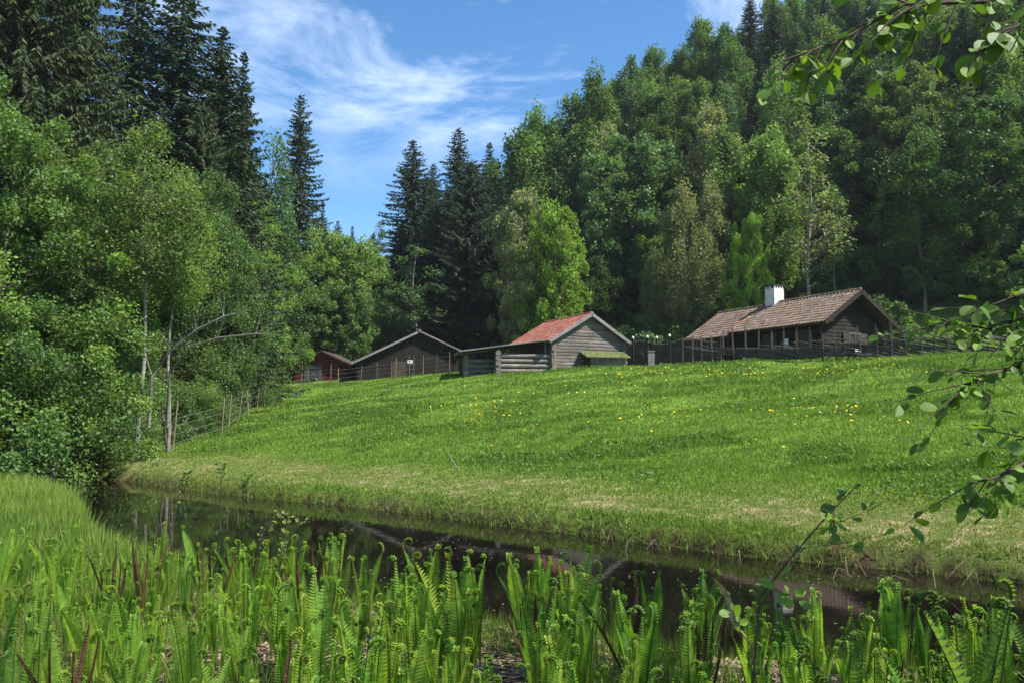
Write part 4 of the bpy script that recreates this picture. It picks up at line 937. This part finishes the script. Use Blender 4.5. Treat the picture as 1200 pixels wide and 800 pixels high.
if rest[280:]:
    V = []
    for (x, y) in rest[280:]:
        z = H(x, y) + .17; a = random.uniform(0, 6); s_ = random.uniform(.025, .04)
        V.append([(x + s_ * math.cos(a + k * 1.57), y + s_ * math.sin(a + k * 1.57), z + .03 * math.sin(k * 1.57)) for k in range(4)])
    V = np.array(V); tag(link("dandelion_flowers", np_mesh("dandelion_flowers", V, 4, np.full(len(V), .5), M['petal'])), "band of yellow dandelions along the crest below the pole fence", "flowers", kind='stuff')

# ------------------------------------------------------------------ ferns
def frond_mesh(seed, Lf=.85, curl=1.0, width=.105, dead=False):
    rs = random.Random(seed); g = MB(); n = 34; P = []; ang_ = R(87) if not dead else R(80); x = z = 0; step = Lf / n
    bend = rs.uniform(-.35, .5)
    for i in range(n + 1):
        P.append((x, 0, z)); f = i / n; ang_ -= R(bend * 1.4) 
        if f > .90 and curl: ang_ += R(0)
        x += step * math.cos(ang_); z += step * math.sin(ang_)
    # the fiddlehead: an inward spiral at the tip (toward the plant's axis is -x)
    a = ang_; cx_, cz_ = P[-1][0], P[-1][2]; spi = []
    if curl:
        st2 = .011; 
        for k in range(26):
            a += R(14 + k * 1.4) * curl; cx_ += st2 * math.cos(a); cz_ += st2 * math.sin(a); spi.append((cx_, 0, cz_)); st2 *= .965
    side = rs.uniform(-.12, .12); rot = lambda p: Vector((p[0], p[1] + side * p[2] * p[2], p[2]))
    P = [rot(p) for p in P]; spi = [rot(p) for p in spi]
    g.tube(P + spi, [.0062 - .0035 * i / (len(P)) for i in range(len(P))] + [.0075 * (1 - .6 * k / 26) for k in range(len(spi))], 5, tint=.15 if not dead else .3, cap=False)
    np_ = 35
    for i in range(np_):
        f = .12 + .87 * (i + .5) / np_; j = min(int(f * n), n - 1); p = P[j].lerp(P[j + 1], f * n - j); d = (P[j + 1] - P[j]).normalized()
        w_ = width * (math.sin(math.pi * min(1, (f * .93) ** .95)) ** .55) * (.25 + .75 * min(1, f / .55)) * rs.uniform(.9, 1.05)
        if f > .8: w_ *= 1 - (f - .8) * 2.6
        for sd_ in (-1, 1):
            out = (Vector((-.35, sd_, 0)).normalized() + d * .35).normalized(); wd = Lf * .0092
            tip_c = .35 if f > .6 else .15
            q1 = p + out * w_ * .55; q2 = p + out * w_ + Vector((-.5, 0, .3)) * w_ * tip_c
            t0 = .60 + rs.uniform(-.28, .25)
            if dead: q2 = p + (out * .5 + d * .5) * w_ * .5; q1 = p + out * w_ * .3; t0 = rs.random()
            g.add([p - d * wd, q1 - d * wd * 1.0, q1 + d * wd, p + d * wd], [(0, 1, 2, 3)], t0)
            g.add([q1 - d * wd, q2, q1 + d * wd], [(0, 1, 2)], t0 + .12)
    for k, p in enumerate(spi[:18:2]):     # furled pinnae round the coil
        for sd_ in (-1, 1): g.add([p, p + Vector((.010, sd_ * .018, .004)), p + Vector((-.004, sd_ * .02, .012))], [(0, 1, 2)], .85)
    o = g.build("frond", M['fern'] if not dead else M['dead_frond']); me = o.data; bpy.data.objects.remove(o); return me
FR = [frond_mesh(100 + i, Lf=[.85, .8, .72, .9, .6, .82][i % 6], curl=[1, .6, 1.1, .85, .9, .35][i % 6], width=[.075, .092, .06, .098, .048, .085][i % 6]) for i in range(14)] + [frond_mesh(130 + i, Lf=[.8, .7, .6, .75][i], curl=1.05, width=[.03, .04, .028, .05][i]) for i in range(4)] * 2
DF = [frond_mesh(200 + i, Lf=.5, curl=0, width=.07, dead=True) for i in range(3)]
def fern(x, y, s, col, label, group, nf):
    r_ = empty("fern", (x, y, H(x, y) - .02), random.uniform(0, 6.28), label, "fern", group); r_.scale = (s, s, s)
    for k in range(nf):
        f = link("frond", random.choice(FR), r_); a = k * 6.283 / nf + random.uniform(-.3, .3); rad_ = .04
        f.location = (math.cos(a) * rad_, math.sin(a) * rad_, 0); q_ = random.uniform(.72, 1.12); f.scale = (q_, q_ * random.uniform(.8, 1.15), q_)
        f.rotation_euler = (random.gauss(0, .07), random.uniform(-.06, .11), a)
        j = random.uniform(.82, 1.18); f.color = (col[0] * j * random.uniform(.85, 1.15), col[1] * j, col[2] * j, 1)
    return r_
rs = random.Random(21); pts = []; tries = 0
while len(pts) < 292 and tries < 20000:
    tries += 1; y = 3.2 + 4.3 * rs.random() ** .9; u = rs.uniform(-.70, .70); x = u * y
    if near_d(x, y) < .12: continue
    lim = 7.4 if x < -1.5 else 6.6
    if y > lim: continue
    if u > -.3 and float(fbm(x * .9 + 4, y * .9, 15, 2)) < .30: continue
    px = 600 + F * u
    # open earth and water gaps seen between the clumps
    if 560 < px < 625 and 3.4 < y < 6.2: continue
    if 18 < px < 42 and 4.0 < y < 5.5: continue
    if 820 < px < 870 and y < 6: continue
    if u > .55 and y < 5.2 and rs.random() < .6: continue
    if u > .1 and y > 5.6: continue
    sp = .25 if y < 4.5 else .29
    if any((x - a) ** 2 + (y - b) ** 2 < sp * sp for a, b in pts): continue
    pts.append((x, y))
for (x, y) in pts:
    u = x / y; s_ = rs.uniform(.57, .82)
    if u > .12: s_ *= .92
    if u < -.35: s_ *= .88
    zone = "left" if u < -.25 else "middle" if u < .15 else "right"
    row = "front" if y < 4 else "back"
    fern(x, y, s_, rs.choice([(.15, .26, .034), (.185, .31, .040), (.11, .205, .032), (.22, .33, .050)]), {"left": "young fern with coiled tips in the dense thicket left of the bare soil, %s rows" % row, "middle": "young fern with coiled tips in the sunny thicket before the roof reflection, %s rows" % row, "right": "young fern with coiled tips standing before the dark water, %s rows" % row}[zone], "young ferns in the %s %s rows" % (zone, row), rs.choice([6, 7, 7, 8]))
fern(at(1118, 3.4), 3.4, 1.02, (.105, .17, .035), "tallest broad shaded fern at the right before the dark water", None, 7)
fern(at(958, 3.3), 3.3, .9, (.12, .19, .035), "shaded fern with two tall coiled fronds under the slanting twig", None, 6)
fern(at(1180, 2.7), 2.7, 1.0, (.09, .15, .035), "dark fern cut by the right frame edge", None, 6)
fern(at(540, 4.7), 4.7, .84, (.17, .25, .032), "tall bright fern just left of the bare soil gap", None, 8)
for i, (px, D, lb) in enumerate(((255, 6.3, "dead brown frond cluster left of the small leafy sapling"), (182, 6.4, "dead brown frond cluster below the grey stump"), (360, 6.2, "dead brown frond cluster in front of the small leafy sapling"), (388, 6.0, "dead brown frond cluster right of the small leafy sapling"),
                       (625, 4.6, "reddish dead fronds right of the bare soil gap"), (735, 4.9, "reddish dead fronds before the roof reflection"), (95, 3.9, "dead brown fronds in the lower left corner"), (145, 6.0, "tall dead brown stalk cluster on the left"), (318, 3.5, "dead fronds at the bottom edge, left of centre"), (1012, 3.7, "dead fronds before the dark water"), (815, 4.4, "dead fronds beside the curled dry leaf"))):
    x = at(px, D); r_ = empty("dead_fern", (x, D, H(x, D)), 0, lb, "dead fern", "last year's brown fern fronds")
    for k in range(5):
        f = link("frond", DF[k % 3], r_); f.rotation_euler = (random.gauss(0, .12), random.uniform(.0, .25), random.uniform(0, 6.28)); q_ = random.uniform(.95, 1.35); f.scale = (q_, q_ * .8, q_)

# ------------------------------------------------------------------ near leafy twigs
def leaf_shape(mb, c, d, up, s, tint, fold=.15, round_=.85):
    """broad alder leaf: rounded outline, folded along the midrib; c is its base"""
    d = d.normalized(); a = d.cross(up)
    if a.length < 1e-4: a = Vector((1, 0, 0))
    a.normalize(); nn = a.cross(d).normalized()
    prof = [(0, 0), (.18, .26), (.42, .42), (.68, .40), (.88, .24), (1.0, 0)]
    mid = [c + d * s * f + nn * (-.10 * s * f * f) for f, _ in prof]
    for sg_ in (-1, 1):
        ed = [c + d * s * f + a * sg_ * w_ * s * round_ + nn * (fold * w_ * s - .10 * s * f * f) for f, w_ in prof]
        for k in range(5):
            if k == 0: mb.add([mid[0], ed[1], mid[1]], [(0, 1, 2)], tint, True)
            elif k == 4: mb.add([mid[4], ed[4], mid[5]], [(0, 1, 2)], tint, True)
            else: mb.add([mid[k], ed[k], ed[k + 1], mid[k + 1]], [(0, 1, 2, 3)], tint, True)
def branch(parent, o0, pts, r0, leaf_s, nleaf, rs, col, hang=.3, twigs=4, start=.25, name="branch"):
    g = MB(); lf = MB(); P = [Vector(p) - o0 for p in pts]
    n = len(P) - 1; g.tube(P, [r0 * (1 - .85 * i / n) + .0012 for i in range(n + 1)], 7)
    def on(f): i = min(int(f * n), n - 1); return P[i].lerp(P[i + 1], f * n - i), (P[i + 1] - P[i]).normalized()
    segs = [(P, 1.0)]
    for k in range(twigs):
        f = start + (1 - start) * (k + rs.random() * .7) / max(1, twigs); p, d = on(min(f, .98)); 
        d2 = (d * .9 + Vector((rs.uniform(-.7, .7), rs.uniform(-.5, .5), rs.uniform(-.9, .45) - hang * .3))).normalized(); ln = min(.38, (P[-1] - P[0]).length * .3) * rs.uniform(.5, 1.0)
        q1 = p + d2 * ln * .5; q2 = p + (d2 + Vector((0, 0, -hang * .4))).normalized() * ln; T_ = [p, q1, q2]; g.tube(T_, [r0 * .35, r0 * .22, .001], 5, cap=False); segs.append((T_, .6))
    for k in range(nleaf):
        T_, w_ = segs[rs.randrange(len(segs))] if rs.random() < .7 else segs[0]; m = len(T_) - 1
        f = start + (1.0 - start) * rs.random() if T_ is P else rs.uniform(.2, 1.0); i = min(int(f * m), m - 1); p = T_[i].lerp(T_[i + 1], f * m - i); d = (T_[i + 1] - T_[i]).normalized()
        ld = (d * .55 + Vector((rs.uniform(-1, 1), rs.uniform(-.8, .8), rs.uniform(-.7, .5) - hang))).normalized(); pe = p + ld * leaf_s * .22; g.tube([p, pe], [.0014, .001], 3, cap=False)
        leaf_shape(lf, pe, ld, Vector((rs.uniform(-.5, .5), rs.uniform(-.9, .2), rs.uniform(.3, 1))), leaf_s * rs.uniform(.55, 1.15), rs.uniform(.25, .95), fold=rs.uniform(.05, .35))
    b = g.build(name, M['twig'], parent); l_ = lf.build("leaves", M['leaf'], b); l_.color = (*col, 1); return b
rs = random.Random(33)
def P3(px, py, D): return (at(px, D, py), D, zat(py, D))
# alder standing just outside the right edge; its limbs reach into view
tx, ty = 3.9, 3.6; al = empty("alder_tree", (tx, ty, H(tx, ty)), 0, "alder at the right frame edge whose leafy twigs hang into the picture", "tree"); o0 = Vector(al.location)
g = MB(); g.tube([(0, 0, -.3), (.1, .05, 1.5), (.05, .1, 3.0), (.25, .0, 4.6), (.4, .1, 6.5), (.5, .1, 8.5)], [.13, .11, .095, .07, .045, .015], 10); g.build("trunk", M['bark'], al)
LC = (.085, .16, .02)
def limb(pts, r0, s_, nl, tw, hang=.3, start=.25, col=LC): branch(al, o0, pts, r0, s_, nl, rs, col, hang, tw, start)
T0 = Vector((tx, ty, 0))
limb([(tx + .1, ty, 3.6), P3(1290, -60, 3.2), P3(1160, 2, 3.0), P3(1060, 5, 2.95), P3(985, 48, 2.9), P3(915, 72, 2.85)], .013, .066, 95, 12, .25, .35)
limb([(tx + .1, ty, 3.8), P3(1320, -120, 2.8), P3(1200, -30, 2.7), P3(1110, -18, 2.65), P3(1040, 30, 2.6)], .012, .064, 80, 10, .45, .4)
limb([(tx, ty, 3.4), P3(1300, -60, 2.7), P3(1210, 20, 2.6), P3(1160, 50, 2.55)], .011, .075, 46, 7, .5, .4)
limb([(tx, ty, 2.4), P3(1320, 330, 3.1), P3(1225, 365, 2.95), P3(1160, 385, 2.9), P3(1105, 380, 2.85)], .009, .058, 80, 10, .1, .45)
limb([(tx, ty, 2.2), P3(1300, 400, 3.1), P3(1215, 425, 2.9), P3(1150, 440, 2.85), P3(1118, 462, 2.8)], .009, .058, 84, 10, .1, .4)
limb([(tx, ty, 2.3), P3(1290, 370, 3.0), P3(1225, 335, 2.9), P3(1180, 350, 2.85)], .009, .07, 32, 5, .0, .4)
limb([(tx, ty, 2.0), P3(1290, 520, 3.0), P3(1215, 535, 2.9), P3(1165, 560, 2.85), P3(1135, 566, 2.8)], .009, .065, 38, 6, .1, .4)
limb([(tx, ty, 1.9), P3(1290, 470, 2.8), P3(1225, 510, 2.75), P3(1190, 515, 2.7)], .008, .065, 26, 4, .1, .4)
# the rest of its crown stands above and right of the view
for k in range(16):
    a = rs.uniform(0, 6.28); z0 = rs.uniform(3.6, 7.6); ln = rs.uniform(1.2, 2.3) * (1 - (z0 - 3.6) / 7); c0 = Vector((tx + .3, ty, z0)); d_ = Vector((math.cos(a) + .35, math.sin(a) - .2, .25))
    if d_.x < -.2 and z0 < 4.6: d_.x = .3
    limb([c0, c0 + d_ * ln * .5, c0 + d_ * ln + Vector((0, 0, -.1))], .02, .10, 95, 8, .2, .15)
# slanting twig over the water (right of centre) and small sapling left
e = empty("sapling", (at(862, 3.2, 745), 3.2, H(at(862, 3.2, 745), 3.2)), 0, "slanting thin sapling twig with few leaves crossing the dark water", "sapling"); o0 = Vector(e.location)
branch(e, o0, [tuple(o0), P3(890, 700, 3.2), P3(925, 655, 3.15), P3(962, 612, 3.1), P3(1002, 570, 3.05)], .0042, .05, 64, rs, (.11, .19, .035), -.1, 5, .15, "stem")
for px, D, py, nl, cf, lb in ((330, 7.6, 600, 70, (.13, .17, .045), "small leafy sapling in front of the dark pool on the left"), (300, 7.2, 612, 40, (.13, .17, .045), "lower leafy sapling left of the small pond sapling"), (203, 7.9, 560, 12, (.10, .15, .03), "thin shoot with few leaves beside the grey stump")):
    x = at(px, D); e = empty("sapling", (x, D, H(x, D)), 0, lb, "sapling"); o0 = Vector(e.location); z = zat(py, D)
    branch(e, o0, [tuple(o0), (x + .05, D, (z + o0.z) / 2), (x + .12, D, z)], .007, .045, nl, rs, cf, -.1, 9 if nl > 20 else 3, .45, "stem")
# dark saplings at the far bank
for px, D, h_, lb in ((262, 19.5, .75, "tallest dark leafed shoot standing on the far left bank"), (222, 20.5, .5, "tiny leafy shoot on the far left bank"), (290, 18.8, .55, "tiny leafy shoot right of the dark shoot on the far bank")):
    x = at(px, D); e = empty("sapling", (x, D, max(0, H(x, D))), 0, lb, "sapling"); o0 = Vector(e.location)
    branch(e, o0, [tuple(o0), (x + .03, D, o0.z + h_ * .5), (x + .08, D, o0.z + h_)], .012, .12, 26, rs, (.07, .14, .03), 0, 5, .4, "stem")
# grey broken stump stems on the left
for px, top, r_, D, lb in ((196, 570, .022, 7.5, "tallest grey broken stem standing between sedge and ferns"), (206, 567, .014, 7.7, "thin grey broken stem right of the tallest one"), (190, 608, .03, 7.4, "short dark broken stump left of the grey stems")):
    x = at(px, D); zt = zat(top, D); stick("broken_stick", [(x, D, H(x, D) - .05), (x + .03, D + .01, H(x, D) + (zt - H(x, D)) * .4), (x - .01, D, H(x, D) + (zt - H(x, D)) * .7), (x + .015, D, zt)], [r_ * .55, r_ * .45, r_ * .4, r_ * .15], 'twig', lb, "dead stem")
# curled dry leaf
g = MB(); n_ = 10
A_ = Vector(P3(834, 675, 3.6)); B_ = Vector(P3(868, 738, 3.6)); dd = B_ - A_
for i in range(n_):
    f0, f1 = i / n_, (i + 1) / n_; w0, w1 = .012 * math.sin(math.pi * f0) ** .6 + .001, .012 * math.sin(math.pi * f1) ** .6 + .001; bo = Vector((.02, 0, 0))
    c0 = dd * f0 + bo * math.sin(f0 * 5); c1 = dd * f1 + bo * math.sin(f1 * 5); s0 = Vector((.8, .3, .5)); g.add([c0 - s0 * w0, c0 + s0 * w0 + Vector((0, -.02, 0)), c1 + s0 * w1 + Vector((0, -.02, 0)), c1 - s0 * w1], [(0, 1, 2, 3)], .8, True)
g.tube([dd, dd * 1.3 + Vector((.01, 0, 0)), Vector((dd.x * 1.6, 0, H(A_.x, A_.y) - A_.z))], [.004, .004, .004], 5, tint=.4)
o = g.build("dry_leaf", M['straw']); o.location = A_; tag(o, "long curled pale dry leaf upright among the right ferns", "leaf")
# thin floating reeds near the far right bank
for k in range(26):
    x = rs.uniform(1.5, 6.0); y = 9.1 - .818 * (x - 5.8) - rs.uniform(.05, .9); a = rs.uniform(0, 6.28); l2 = rs.uniform(.12, .4); b_ = rs.uniform(.05, .3)
    stick("reed", [(x, y, -.03), (x + .4 * l2 * math.cos(a), y + .4 * l2 * math.sin(a), b_), (x + l2 * math.cos(a), y + l2 * math.sin(a), b_ * .4)], [.005, .004, .002], 'straw', "pale broken reed bent over the water by the far right bank", "reed", 4)["group"] = "broken reeds by the right bank"
print("hill trees", NH, "objects", len(bpy.data.objects))

# ------------------------------------------------------------------ air
g = MB(); g.box((35, 75, 44), (330, 250, 96)); hzm = bpy.data.materials.new("haze_air"); hzm.use_nodes = True; t = hzm.node_tree; t.nodes.clear()
ho = t.nodes.new("ShaderNodeOutputMaterial"); pv = t.nodes.new("ShaderNodeVolumePrincipled"); pv.inputs['Color'].default_value = (.80, .87, .95, 1); pv.inputs['Density'].default_value = .0002; pv.inputs['Anisotropy'].default_value = .2
t.links.new(pv.outputs[0], ho.inputs['Volume']); hz_o = g.build("haze", hzm); tag(hz_o, "thin bluish air over the valley", "haze", kind='stuff')
sc.cycles.volume_bounces = 0
